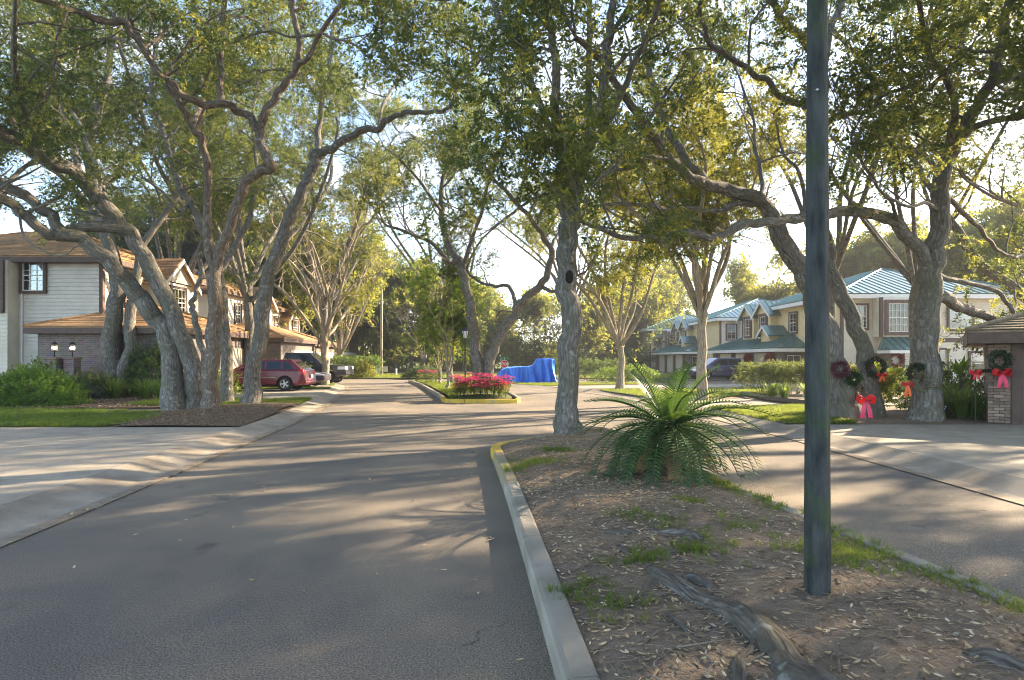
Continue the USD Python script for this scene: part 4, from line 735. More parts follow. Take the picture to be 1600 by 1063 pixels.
# garage with hipped metal roof and a small ventilator gable
hip(RH, XR - 2.0, XR + 3.2, YR + 4.2, YR + 17, 2.35, .42, 'roof_teal', 'panel', .45, .46, 'trim_white', .22)
obj('garage_wall', MB().b2((XR - 2.0, YR + 4.2, 0), (XR - .01, YR + 17, 2.15)), 'brick_wall', RH); obj('garage_wall', MB().b2((XR, YR + 14.01, 0), (XR + 3.2, YR + 17, 2.15)), 'brick_wall', RH)
for yy in (YR + 6.6, YR + 10.2, YR + 13.8): door_panel(RH, (XR - 2.0, yy, 1.0), 2.5, 2.0, (-1, 0), 4, 4); 
for yy in (YR + 4.7, YR + 8.4, YR + 12.0, YR + 15.9): obj('pier', MB().b2((XR - 2.14, yy - .22, 0), (XR - 2.003, yy + .22, 2.13)), 'trim_brown', RH)
obj('vent_wall', MB().b2((XR - 1.35, YR + 6.9, 2.4), (XR - .3, YR + 8.3, 3.45)), 'siding_warm', RH)
gable(RH, (XR - 1.37, YR + 7.6), .85, 1.5, 3.4, .6, (-1, 0), 'roof_teal', 'panel', 'siding_warm', .2, .4)
window(RH, (XR - .9, YR + 4.19, 1.2), .9, 1.3, (0, -1), mun=(1, 0), inside='dark_inside')
copyof(RH, (XR, YR + 21.0, .1), label='middle teal roofed townhouse, above the cycad, right of the pale trunk')
copyof(RH, (XR - 1.8, YR + 42.0, .1), label='farthest teal roofed townhouse, left of the pale trunk behind the cycad')
# the brown roofed garage at the right edge, its pier built of single bricks
GH = thing('garage', 'brown shingle roofed brick garage with cream door at the right edge', 'garage', (11.55, 14.75, .1), -36)
gx, gy = 11.55, 14.75
hip(GH, gx, gx + 8, gy, gy + 6.5, 2.32, .36, 'shingle_brown', 'course', .42, .2, 'trim_brown', .26)
obj('wall', MB().b2((gx + .12, gy + .12, 0), (gx + 8, gy + 6.5, 2.02)), 'mortar', GH)
br, tone = np.random.default_rng(4), 0
def brickface(a, b, z0, z1, n):
    a, b = np.array(a, float), np.array(b, float); L = np.linalg.norm(b - a); t = (b - a) / L; n = np.array(n, float); row = 0; z = z0
    while z + .065 < z1:
        s = 0 if row % 2 == 0 else -.11
        while s < L - .01:
            s0, s1 = max(0, s), min(L, s + .205)
            if s1 - s0 > .04:
                c = a + t * (s0 + s1) / 2 - n * .05; obj('brick', MB().box((*c, z + .0325), (s1 - s0, .11 + br.uniform(0, .012), .066), math.atan2(t[1], t[0])), f'brick_tone_{br.choice(4, p=[.35, .3, .2, .15])}', GH)
            s += .215
        z += .0755; row += 1
brickface((gx, gy + .01), (gx + .42, gy + .01), .02, 2.0, (0, -1)); brickface((gx + .01, gy + 2.2), (gx + .01, gy + .12), .02, 2.0, (-1, 0))
obj('door_surround', MB().b2((gx + .44, gy + .05, .05), (gx + .66, gy + .12, 2.0)), 'trim_brown', GH); obj('door_surround', MB().b2((gx + .66, gy + .0, 1.85), (gx + 5.4, gy + .12, 2.0)), 'trim_brown', GH)
door_panel(GH, (gx + 2.8, gy + .1, .95), 4.2, 1.8, (0, -1), 4, 8)
# a low wall of the last house, ochre, far left
LW = thing('low_house', 'low ochre house with flat white roof edge far behind the pickup', 'house', (-20.5, 60, .1))
obj('wall', MB().b2((-22.5, 60, 0), (-17.5, 66, 2.0)), 'siding_warm', LW); obj('roof', MB().b2((-22.9, 59.6, 2.02), (-17.1, 66.4, 2.25)), 'trim_white', LW); window(LW, (-19.5, 59.98, 1.2), 1.2, .9, (0, -1))
# brick gate posts with lit lanterns by the left garage
emit('lamp_glow', (1.0, .72, .34), 5.0); emit('lamp_glow_white', (1.0, .9, .74), 5.0); glassmat('lamp_glass', (.97, .95, .9))
def gatepost(x, y, label, lab2, glow):
    g = thing('gate_post', label, 'gate post', (x, y, .1)); obj('shaft', MB().b2((x - .2, y - .2, .05), (x + .2, y + .2, 1.62)), 'brick_wall', g); obj('cap', MB().b2((x - .24, y - .24, 1.62), (x + .24, y + .24, 1.69)), 'brick_tone_0', g)
    l = thing('lantern', lab2, 'lamp', (x, y, 1.79)); z = 1.69
    obj('stem', MB().tube([(x, y, z), (x, y, z + .2)], .022, 8), 'iron', l); obj('base', MB().box((x, y, z + .22), (.15, .15, .03)), 'iron', l)
    obj('bulb', MB().tm(trimesh.creation.icosphere(2, .06).apply_translation((x, y, z + .36))), glow, l)
    gl_ = obj('glass', MB().tm(trimesh.creation.cylinder(.1, .24, sections=12).apply_translation((x, y, z + .355))), 'lamp_glass', l)
    f = MB(); [f.tube([(x + .105 * math.cos(a), y + .105 * math.sin(a), z + .23), (x + .105 * math.cos(a), y + .105 * math.sin(a), z + .48)], .008, 5) for a in np.arange(6) * np.pi / 3]; obj('cage', f, 'iron', l)
    obj('lid', MB().tm(trimesh.creation.revolve([(0, .13), (.05, .1), (.13, .03), (.135, 0), (0, 0)], sections=16).apply_translation((x, y, z + .48))), 'iron', l)
p_ = P(85, 560, 23.4); gatepost(p_[0], p_[1], 'left brick gate post before the garage, under the yellow lantern', 'lit lantern glowing yellow on the left brick gate post', 'lamp_glow')
p2_ = P(113, 560, 23.6); gatepost(p2_[0], p2_[1], 'right brick gate post before the garage, under the white lantern', 'lit lantern glowing white on the right brick gate post', 'lamp_glow_white')
g = thing('iron_gate', 'small black iron gate between the two brick gate posts', 'gate', ((p_[0] + p2_[0]) / 2, p_[1] + .1, .1))
for k_ in range(3): x_ = p_[0] + .25 + k_ * (p2_[0] - p_[0] - .5) / 2; obj('bar', MB().tube([(x_, p_[1] + .1, .15), (x_, p_[1] + .1, 1.35)], .012, 6), 'iron', g)
for z_ in (.3, 1.2): obj('rail', MB().tube([(p_[0] + .21, p_[1] + .1, z_), (p2_[0] - .21, p_[1] + .1, z_)], .015, 6), 'iron', g)
# ---------------------------------------------------------------- vehicles
def sph(p, r, n=16): return m3.Manifold.sphere(r, n).translate([float(c) for c in p])
def hull(pts, r): return m3.Manifold.batch_hull([sph(p, r if np.ndim(r) == 0 else r[i]) for i, p in enumerate(pts)])
def sym(l): return [(x, s * y, z) for x, y, z in l for s in (-1, 1)]
def side_prism(poly, W=6.0): return m3.CrossSection([[(float(a), float(b)) for a, b in poly]], m3.FillRule.NonZero).extrude(W).rotate([90, 0, 0]).translate([0, W / 2, 0])
def front_prism(poly, x0, x1): return m3.CrossSection([[(float(a), float(b)) for a, b in poly]], m3.FillRule.NonZero).extrude(x1 - x0).rotate([90, 0, 90]).translate([x0, 0, 0])
def bxm(a, b): a, b = np.array(a, float), np.array(b, float); return m3.Manifold.cube([float(v) for v in b - a]).translate([float(v) for v in a])
def carpaint(name, c, rough=.3): MATS[name] = usdkit.material(stage, '/World/Looks/' + name, {'p': ('principled_bsdf', {'base_color': c, 'roughness': .38, 'metallic': .1, 'coat_weight': .5, 'coat_roughness': rough * .25})}, [], surface='p.BSDF')
carpaint('paint_maroon', (.125, .006, .016)); carpaint('paint_plum', (.045, .030, .055)); carpaint('paint_black', (.020, .020, .028)); carpaint('paint_navy', (.008, .014, .055))
mat('tyre', (.018, .018, .018), (.03, .03, .03), scale=30, rough=.85); mat('rim', (.5, .5, .5), None, rough=.3, metal=.85); mat('rim_dark', (.04, .04, .042), None, rough=.4, metal=.6)
mat('car_glass', (.010, .013, .015), None, rough=.08, spec=.45); mat('lens_red', (.42, .012, .012), None, rough=.15, spec=.6); mat('lens_clear', (.62, .64, .66), None, rough=.1, spec=.8); mat('chrome', (.6, .6, .6), None, rough=.15, metal=1.0); mat('black_plastic', (.02, .02, .02), None, rough=.6); mat('plate', (.6, .6, .58), None, rough=.5)
def wheel(t, x, y, r, w, rim):
    prof = [(r * .62, -w / 2), (r * .93, -w / 2), (r, -w * .36), (r, w * .36), (r * .93, w / 2), (r * .62, w / 2)]
    W = trimesh.creation.revolve(prof + prof[:1], sections=28).apply_transform(trimesh.transformations.rotation_matrix(np.pi / 2, [1, 0, 0])).apply_translation((x, y, r))
    wp = obj('wheel', MB().tm(W), 'tyre', t, smooth=30, local=True); s = np.sign(y); mb = MB()
    d = trimesh.creation.revolve([(r * .64, -.02), (r * .64, .05), (r * .56, .02), (r * .56, -.02), (r * .64, -.02)], sections=24).apply_transform(trimesh.transformations.rotation_matrix(-s * np.pi / 2, [1, 0, 0])).apply_translation((x, y + s * w * .40, r)); mb.tm(d)
    for k in range(5):
        a = k * 2 * np.pi / 5 + .3; mb.box((x + math.sin(a) * r * .32, y + s * w * .42, r + math.cos(a) * r * .32), (r * .2, .03, r * .56), 0, a)
    mb.tm(trimesh.creation.cylinder(r * .15, .05, sections=14).apply_transform(trimesh.transformations.rotation_matrix(np.pi / 2, [1, 0, 0])).apply_translation((x, y + s * w * .43, r)))
    obj('rim', mb, rim, wp, local=True)
    obj('brake_disc', MB().tm(trimesh.creation.cylinder(r * .6, .02, sections=20).apply_transform(trimesh.transformations.rotation_matrix(np.pi / 2, [1, 0, 0])).apply_translation((x, y + s * w * .2, r))), 'black_plastic', wp, local=True)
def car(name, label, cat, loc, rz, paint, lower, cabin, wins, L, W, wx, wr, rim, roof_r=.09, bed=None, headlight=(.62, .80), tail=(.72, .98)):
    """lower/cabin: symmetric hull points (x forward); wins: side-window outlines in x, z"""
    t = thing(name, label, cat, loc, rz); lo = m3.Manifold()
    big = m3.Manifold()
    for pts, r in lower: lo = lo + hull(sym(pts), r); big = big + hull(sym(pts), r + .008)
    arches = m3.Manifold()
    for x in wx: arches = arches + m3.Manifold.cylinder(W + 1, wr * 1.16, wr * 1.16, 32).rotate([90, 0, 0]).translate([x, W / 2 + .5, wr * 1.02])
    inner = bxm((-L, -W / 2 + .30, .0), (L, W / 2 - .30, .75)); cut = arches - inner
    if bed is not None: lo = lo - bxm(*bed)
    body = lo - cut; obj('body', body, paint, t, smooth=40, local=True)
    obj('underbody', inner ^ bxm((wx[1] - .3, -2, .18), (wx[0] + .3, 2, .55)), 'black_plastic', t, local=True)
    cb = hull(sym(cabin), roof_r); obj('cabin', cb, paint, t, smooth=40, local=True); cbig = hull(sym(cabin), roof_r + .006)
    for wpoly in wins: obj('side_window', cbig ^ side_prism(wpoly), 'car_glass', t, smooth=30, local=True)
    zs = [p[2] for p in cabin]; zb, zt = min(zs) + .06, max(zs) + roof_r - .10; yb, yt = max(p[1] for p in cabin) - .04, min(p[1] for p in cabin) - .02
    xm = np.mean([p[0] for p in cabin]); scr = [(-yb, zb), (yb, zb), (yt, zt), (-yt, zt)]
    xf = sorted(p[0] for p in cabin)
    obj('windscreen', cbig ^ front_prism(scr, xf[-2] + .02, 4), 'car_glass', t, smooth=30, local=True); obj('rear_window', cbig ^ front_prism(scr, -4, xf[1] - .02), 'car_glass', t, smooth=30, local=True)
    for s in (-1, 1):
        obj('headlight', (big - cut) ^ bxm((L / 2 - .55, *sorted((s * W * .28, s * W)), headlight[0])[:1] + (min(s * W * .28, s * W), headlight[0]), (L / 2 + .3, max(s * W * .28, s * W), headlight[1])), 'lens_clear', t, smooth=30, local=True)
        obj('tail_light', (big - cut) ^ bxm((-L / 2 - .3, min(s * W * .36, s * W), tail[0]), (-L / 2 + .34, max(s * W * .36, s * W), tail[1])), 'lens_red', t, smooth=30, local=True)
        obj('mirror', hull([(xf[-1] - .55, s * (W / 2 - .02), max(z for _, _, z in lower[0][0]) + .16), (xf[-1] - .50, s * (W / 2 + .10), max(z for _, _, z in lower[0][0]) + .17)], .065), paint, t, smooth=30, local=True)
        for x in wx: wheel(t, x, s * (W / 2 - .12), wr, .22, rim)
        obj('door_trim', MB().box((0, s * (W / 2 + .001), .62), (wx[0] - wx[1] - .9, .02, .035)), 'chrome' if paint == 'paint_maroon' else 'black_plastic', t, local=True)
    obj('grille', (big ^ bxm((L / 2 - .3, -W * .26, .42), (L / 2 + .3, W * .26, .68))), 'black_plastic', t, smooth=30, local=True)
    obj('number_plate', MB().box((-L / 2 - .012, 0, .68), (.02, .31, .16)), 'plate', t, local=True)
    obj('bumper', (hull(sym([(-L / 2 + .1, W / 2 - .2, .38)]), .12)), paint, t, smooth=30, local=True); return t
W_ = .78
car('parked_car', 'maroon hatchback parked nose in behind the leaning grey oak', 'car', (P(417, HV, 29.2)[0] - .1, 29.2, .125), 180, 'paint_maroon',
    [([(2.15, .60, .42), (2.1, .66, .62), (1.1, W_, .88), (-2.05, W_ - .03, .90), (-2.15, W_ - .08, .45), (1.6, W_, .36), (-1.9, W_, .36)], .10)],
    [(1.15, .70, .93), (-1.98, .70, .95), (.35, .56, 1.38), (-1.45, .56, 1.38)],
    [[(.85, 1.0), (.28, 1.36), (-.28, 1.38), (-.28, 1.0)], [(-.38, 1.0), (-.38, 1.38), (-1.05, 1.37), (-1.05, 1.0)], [(-1.14, 1.0), (-1.14, 1.36), (-1.40, 1.32), (-1.66, 1.02)]], 4.5, 1.76, (1.35, -1.28), .33, 'rim', tail=(.78, 1.02))
car('parked_car', 'dark plum sedan with nose to the street beside the maroon hatchback', 'car', (P(446, HV, 32.8)[0], 32.8, .125), 0, 'paint_plum',
    [([(2.2, .58, .42), (2.18, .62, .58), (1.0, W_, .80), (-2.2, W_ - .08, .86), (-2.28, W_ - .12, .45), (1.6, W_, .34), (-1.9, W_, .34)], .10)],
    [(1.05, .68, .86), (-1.7, .68, .90), (.15, .54, 1.30), (-.95, .54, 1.30)],
    [[(.75, .93), (.12, 1.28), (-.38, 1.30), (-.38, .93)], [(-.47, .93), (-.47, 1.30), (-.95, 1.28), (-1.35, .95)]], 4.6, 1.76, (1.38, -1.35), .32, 'rim_dark')
car('pickup_truck', 'black crew cab pickup facing the street behind the vase shaped tree', 'truck', (P(550, HV, 36.8)[0] - 2.95, 36.8, .125), 0, 'paint_black',
    [([(2.75, .78, .60), (2.72, .80, .98), (1.2, .88, 1.10), (-.2, .90, 1.06), (-.2, .90, .55), (1.9, .90, .50)], .10), ([(0, .90, .52), (0, .90, 1.06), (-2.8, .88, 1.06), (-2.8, .88, .55)], .10)],
    [(1.35, .78, 1.12), (-.95, .78, 1.12), (.62, .64, 1.75), (-.78, .64, 1.77)],
    [[(1.02, 1.2), (.58, 1.70), (.0, 1.74), (.0, 1.2)], [(-.1, 1.2), (-.1, 1.74), (-.78, 1.74), (-.82, 1.2)]], 5.8, 2.0, (1.75, -1.75), .41, 'rim_dark', bed=((-2.78, -.82, .72), (-1.12, .82, 1.4)), headlight=(.86, 1.04), tail=(.75, 1.1))
car('parked_car', 'navy hatchback partly hidden behind cycad fronds, by the teal roofed garages', 'car', (14.6, 43.0, .125), 190, 'paint_navy',
    [([(2.15, .60, .42), (2.1, .66, .64), (1.1, W_, .92), (-2.05, W_ - .03, .94), (-2.15, W_ - .08, .45), (1.6, W_, .36), (-1.9, W_, .36)], .10)],
    [(1.15, .70, .97), (-1.98, .70, .99), (.35, .56, 1.46), (-1.45, .56, 1.46)],
    [[(.85, 1.04), (.28, 1.44), (-.28, 1.46), (-.28, 1.04)], [(-.38, 1.04), (-.38, 1.46), (-1.05, 1.45), (-1.05, 1.04)], [(-1.14, 1.04), (-1.14, 1.44), (-1.40, 1.40), (-1.66, 1.06)]], 4.5, 1.76, (1.35, -1.28), .34, 'rim')
# the blue tarpaulin over a trailer and its load
mat('tarp', (.022, .19, .90), (.035, .24, .95), scale=2.5, rough=.38, spec=.5, bump=.25, bscale=7, dist=.05); mat('tarp_hem', (.10, .25, .75), None, rough=.4)
d_ = 38.0; x0_, x1_ = P(772, HV, d_)[0], P(867, HV, d_)[0]
TP = thing('tarpaulin', 'bright blue tarpaulin draped over a low load, boxy at its right end', 'tarpaulin', ((x0_ + x1_) / 2, d_ + .9, .1))
nx_, nt_ = 150, 70; s_ = np.linspace(0, 1, nx_); Z_ = np.zeros((nx_, nt_, 3)); top = np.interp(s_, [0, .03, .12, .22, .4, .56, .63, .66, .70, .97, 1], [.12, .42, .82, .93, 1.0, 1.0, 1.10, 1.26, 1.48, 1.50, 1.46])
for i, s in enumerate(s_):
    x = x0_ + s * (x1_ - x0_); h_ = top[i]; half = .88 + .06 * math.sin(s * 9)
    for j, a in enumerate(np.linspace(0, 1, nt_)):
        # round the section: near skirt, top, far skirt
        if a < .36: f = a / .36; y, z = -half - .16 * (1 - f) ** 2, h_ * f
        elif a < .64: f = (a - .36) / .28; y, z = -half + 2 * half * f, h_ + .05 * math.sin(math.pi * f)
        else: f = (1 - a) / .36; y, z = half + .16 * (1 - f) ** 2, h_ * f
        side = max(0, 1 - z / max(h_, .1)) ; e_ = math.exp(-((s - .66) / .05) ** 2)
        fold = (.15 * math.sin(s * 37 + 3 * math.sin(s * 7) + z * 2.2) + .06 * math.sin(s * 97 + z * 3)) * (.25 + side) * (1 if abs(y) > half * .98 else .15)
        nse = .05 * (meshkit.fbm(np.array([[x * 2.2, y * 2.2, z * 2.2]]), 3, 6)[0] - .5)
        Z_[i, j] = (x + .08 * math.sin(z * 4 + s * 20) * side + nse, d_ + .9 + y + np.sign(y) * (fold + nse) - .18 * e_ * (y < 0) * (1 - side) * 0, max(.11 + .03 * math.sin(s * 31), z + .1 + nse * .6 - .06 * e_))
obj('cover', MB().grid(Z_), 'tarp', TP, smooth=True)
for e_ in (0, nx_ - 1): c_ = Z_[e_].mean(0) * 0 + [Z_[e_, 0, 0], d_ + .9, .1]; obj('end_flap', MB().add(np.vstack([[c_], Z_[e_]]), [[0, k + 1, k + 2] for k in range(nt_ - 1)]), 'tarp', TP)
obj('hem', MB().tube(Z_[int(nx_ * .68):, 26] + [0, -.02, .015], .022, 6), 'tarp_hem', TP, smooth=True)
mat('box_white', (.62, .61, .58), (.7, .69, .66), scale=4, rough=.6)
obj('trailer_leg', MB().tube([(x1_ - .05, d_ + .15, .75), (x1_ + .35, d_ - .05, .12)], .03, 6), 'steel', TP)
# street lamps, poles, signs
mat('pole_paint', (.018, .021, .021), (.062, .067, .064), scale=14, rough=.75, bump=.45, bscale=45, c3=(.045, .072, .020), s3=1.5, stretch=(1, 1, .22), dist=.012, w3=(.47, .64), spec=.15)
b = G(1277, 930, .24); LPz = float(i1z(b[0], b[1]))
LP = thing('lamp_pole', 'tall dark weathered pole with green algae standing in the near island', 'pole', (b[0], b[1], LPz))
pz = np.concatenate([np.linspace(LPz - .15, LPz + .35, 6), np.linspace(LPz + .6, 5.6, 22)]); pr = np.interp(pz, [LPz, 3.9, 5.6], [.074, .055, .048])
obj('shaft', MB().tube(np.column_stack([np.full(len(pz), b[0]), np.full(len(pz), b[1]), pz]), pr, 28), 'pole_paint', LP, smooth=True)
obj('screw', MB().tm(trimesh.creation.icosphere(1, .008).apply_translation((P(1268, 148, b[1])[0], b[1] - .066, P(1268, 148, b[1])[2]))), 'steel', LP)
obj('collar', MB().tm(trimesh.creation.cylinder(.075, .1, sections=24).apply_translation((b[0], b[1], 5.62))), 'iron', LP)
obj('cap', MB().tm(trimesh.creation.revolve([(0, .5), (.06, .46), (.17, .30), (.13, .05), (.06, 0), (0, 0)], sections=20).apply_translation((b[0], b[1], 5.66))), 'lens_clear', LP)
def streetlamp(label, u, d, vt, zb=.1, glow='lens_clear'):
    p = P(u, vt, d); x, y, zt = p; t = thing('street_lamp', label, 'street lamp', (x, y, zb), group='black lantern street lamps')
    obj('post', MB().tube([(x, y, zb - .05), (x, y, zb + .5), (x, y, zt - .55)], [.055, .04, .032], 10), 'iron', t, smooth=30); obj('base', MB().tm(trimesh.creation.cylinder(.09, .5, sections=12).apply_translation((x, y, zb + .2))), 'iron', t)
    obj('lantern_glass', MB().tm(trimesh.creation.revolve([(0, 0), (.07, 0), (.13, .30), (0, .30)], sections=6).apply_translation((x, y, zt - .50))), glow, t)
    f = MB(); [f.tube([(x + .075 * math.cos(a), y + .075 * math.sin(a), zt - .50), (x + .135 * math.cos(a), y + .135 * math.sin(a), zt - .20)], .010, 5) for a in np.arange(6) * np.pi / 3]; f.tm(trimesh.creation.cylinder(.08, .04, sections=6).apply_translation((x, y, zt - .53))); obj('lantern_cage', f, 'iron', t)
    obj('lantern_lid', MB().tm(trimesh.creation.revolve([(0, .2), (.03, .15), (.08, .08), (.16, .02), (.16, 0), (0, 0)], sections=12).apply_translation((x, y, zt - .2))), 'iron', t)
streetlamp('black lantern post rising from the pink flower bed', 727, 25.4, 510, .2)
streetlamp('black lantern post partly hidden by the grey oak left of the driveway', 397, 31, 459)
streetlamp('black lantern post standing above the pickup cab', 478, 44, 530)
streetlamp('black lantern post on the far verge, beyond the dark hedge mound', 665, 60, 552)
def post(name, label, cat, u, d, vt, r, m): p = P(u, vt, d); t = thing(name, label, cat, (p[0], d, .1)); obj('shaft', MB().tube([(p[0], d, 0), (p[0], d, p[2])], r, 10), m, t, smooth=30); obj('cap', MB().tm(trimesh.creation.cylinder(r * 1.15, .05, sections=10).apply_translation((p[0], d, p[2] + .02))), m, t); return t
mat('pole_wood', (.26, .23, .19), (.36, .33, .28), scale=8, rough=.9, stretch=(1, 1, .1))
up = post('utility_pole', 'tall weathered wooden utility pole on the far lawn', 'pole', 596, 57, 440, .13, 'pole_wood')
post('white_post', 'short white post left of the wooden utility pole', 'post', 584, 56, 573, .08, 'trim_white'); post('white_post', 'short white post right of the wooden utility pole', 'post', 619, 54, 577, .08, 'trim_white')
p = P(590, 582, 57.5); t = thing('utility_box', 'small white utility box at the foot of the wooden pole', 'utility box', (p[0], p[1], .1)); obj('box', MB().box((p[0], p[1], .5), (.55, .4, .8)), 'box_white', t); obj('lid', MB().box((p[0], p[1], .93), (.6, .45, .05)), 'box_white', t)
p = P(602, 577, 55); t = thing('notice_sign', 'small cream notice sign on a post on the far lawn', 'sign', (p[0], p[1], .1)); obj('board', MB().box((p[0], p[1], p[2]), (.42, .03, .5)), 'door_cream', t); obj('post', MB().tube([(p[0], p[1] + .04, .05), (p[0], p[1] + .04, p[2] + .2)], .025, 8), 'iron', t)
# stop sign with a green street name blade over it
mat('sign_red', (.50, .015, .02), None, rough=.4); mat('sign_green', (.01, .16, .07), None, rough=.4); mat('sign_white', (.75, .75, .73), None, rough=.4)
p = P(788, 569, 58); t = thing('stop_sign', 'red octagonal stop sign behind the blue tarpaulin', 'sign', (p[0], p[1], .1))
oc = lambda r, y: [(p[0] + r * math.cos(a), y, p[2] + r * math.sin(a)) for a in np.arange(8) * np.pi / 4 + np.pi / 8]
def disc(r, y, th): a = np.array(oc(r, y)); v = np.vstack([a, a + [0, th, 0]]); return MB().add(v, [[0, i, i + 1] for i in range(1, 7)] + [[8, 8 + i + 1, 8 + i] for i in range(1, 7)] + [x for i in range(8) for x in ([i, 8 + i, 8 + (i + 1) % 8], [i, 8 + (i + 1) % 8, (i + 1) % 8])])
obj('border', disc(.40, p[1], .02), 'sign_white', t); obj('face', disc(.365, p[1] - .006, .006), 'sign_red', t)
tm_ = meshkit.text_mesh('STOP', .24, .004, True); tm_.apply_transform(trimesh.transformations.rotation_matrix(np.pi / 2, [1, 0, 0])); tm_.apply_translation(-tm_.bounds.mean(0)); tm_.apply_translation((p[0], p[1] - .012, p[2])); obj('lettering', MB().tm(tm_), 'sign_white', t)
obj('post', MB().tube([(p[0], p[1] + .05, 0), (p[0], p[1] + .05, p[2] + .62)], .03, 8), 'steel', t); obj('street_name_blade', MB().box((p[0], p[1] + .05, p[2] + .55), (.85, .02, .2)), 'sign_green', t)
for k_, (zz, yy) in enumerate([(4.35, 75), (4.0, 75), (3.1, 75)]):
    xs = np.linspace(-22, 14, 25); obj('power_line', MB().tube(np.column_stack([xs, np.full(25, yy), zz + 1.2 - .5 * np.sin((xs + 22) / 36 * np.pi)]), .016, 5), 'iron', label=['highest power line crossing the sky gap over the tarpaulin', 'middle power line crossing the sky gap over the tarpaulin', 'lowest power line crossing the sky gap over the tarpaulin'][k_], cat='power line')
# ---------------------------------------------------------------- the cycad on the near island
b = np.array([1.92, 7.45, 0]); b[2] = float(i1z(b[0], b[1])); CY = thing('cycad', 'large sago cycad with arching glossy fronds on the near island', 'cycad', b); rg = np.random.default_rng(5)
mat('cycad_trunk', (.045, .035, .028), (.13, .10, .075), scale=26, rough=.95, bump=1.0, bscale=40, dist=.03)
obj('trunk', MB().tube([b + [0, 0, -.05], b + [.01, 0, .2], b + [-.02, 0, .42], b + [0, 0, .60]], [.19, .17, .16, .10], 14, rough=.25), 'cycad_trunk', CY, smooth=True)
sc_ = MB()
for k in range(90):
    a, z = rg.uniform(0, 6.28), rg.uniform(.03, .58); o_ = b + [math.cos(a) * .165, math.sin(a) * .165, z]; sc_.tube([o_, o_ + [math.cos(a) * .07, math.sin(a) * .07, .06]], [.022, .006], 4)
obj('leaf_bases', sc_, 'cycad_trunk', CY, kind='stuff')
hd = b + [0, 0, .60]
def frond(az, el, ln, droop, seed):
    r_ = np.random.default_rng(seed); n = 15; s = np.linspace(0, 1, n); pts = [hd + [.06 * math.cos(az), .06 * math.sin(az), -.04]]; e = el
    for k in range(1, n):
        e2 = el - droop * (s[k] ** 1.35); d = np.array([math.cos(az) * math.cos(e2), math.sin(az) * math.cos(e2), math.sin(e2)]); pts.append(pts[-1] + d * ln / n)
    pts = np.array(pts); pts[:, 2] = np.maximum(pts[:, 2], b[2] + .03); mb = MB().tube(pts, np.linspace(.013, .004, n), 5); tg = np.gradient(pts, axis=0); tg /= np.linalg.norm(tg, axis=1, keepdims=True)
    side = np.array([-math.sin(az), math.cos(az), 0]); m = 25
    for k in range(m):
        f = .10 + .9 * k / (m - 1); i = f * (n - 1); i0 = min(n - 2, int(i)); p = pts[i0] + (pts[i0 + 1] - pts[i0]) * (i - i0); t = tg[i0]; up = unit(np.cross(t, side)); up = up if up[2] > -.2 else -up
        l = .215 * math.sin(min(1, f * 1.15 + .12) * math.pi * .88) ** .7 * r_.uniform(.9, 1.1) + .02
        for sg in (-1, 1):
            d = unit(side * sg * .80 + t * .52 + up * .30); tip = p + d * l + np.array([0, 0, -.10 * l]); w = .0088; q_ = unit(np.cross(d, up)) * w
            mb.add([p - q_ * .7, p + q_ * .7, p + d * l * .55 + q_ + [0, 0, .004], tip, p + d * l * .55 - q_ + [0, 0, .004]], [[0, 1, 2], [0, 2, 4], [4, 2, 3]])
    return mb
nf = 0
for el0, cnt, dr, ln in ((1.2, 5, .7, .98), (.82, 9, .95, 1.12), (.45, 13, 1.05, 1.26), (.12, 15, 1.35, 1.28), (-.08, 14, 1.55, 1.15), (-.45, 9, 1.1, .95)):
    for k in range(cnt):
        az = 2 * np.pi * (k + rg.uniform(-.3, .3)) / cnt + el0 * 3; obj('frond', frond(az, el0 + rg.normal(0, .08), ln * rg.uniform(.9, 1.08), dr * rg.uniform(.85, 1.15), nf), 'leaf_cycad', CY); nf += 1
mat('frond_dry', (.20, .13, .06), (.30, .20, .10), scale=12, rough=.9)
for k in range(6): az = k * 1.05 + .4; obj('frond', frond(az, -.7 + .1 * (k % 3), .75, .7, 300 + k), 'frond_dry', CY, label='dry brown hanging frond')
# ---------------------------------------------------------------- surface roots of a tree standing beyond the lower right edge
def root(name, label, pts, r, seed=0, sub=()):
    t = thing(name, label, 'root', (pts[0][0], pts[0][1], float(i1z(pts[0][0], pts[0][1]))))
    for k_, (pp, rr) in enumerate([(pts, r)] + list(sub)):
        rr0 = np.interp(np.linspace(0, 1, len(pp)), np.linspace(0, 1, len(rr)), rr); q_ = np.array([[x, y, float(i1z(x, y)) + h - .34 * r_] for (x, y, h), r_ in zip(pp, rr0)]); q_ = spline(q_, 9); w_ = np.arange(len(q_)) * .17 + seed; q_[1:-1] += np.column_stack([.028 * np.sin(w_), .02 * np.cos(w_ * 1.3), .018 * np.sin(w_ * 1.7 + 1)])[1:-1]; q_[1:-1] += (np.random.default_rng(seed + k_).normal(size=(len(q_) - 2, 3)) * .002); rs = np.interp(np.linspace(0, 1, len(q_)), np.linspace(0, 1, len(rr)), rr)
        obj('main_root' if k_ == 0 else 'side_root', MB().tube(q_, rs, 12, uv=True, rough=.2, seed=seed + k_), 'bark_root', t, smooth=True)
def gp(u, v, h): p = G(u, v, .26); return (p[0], p[1], h)
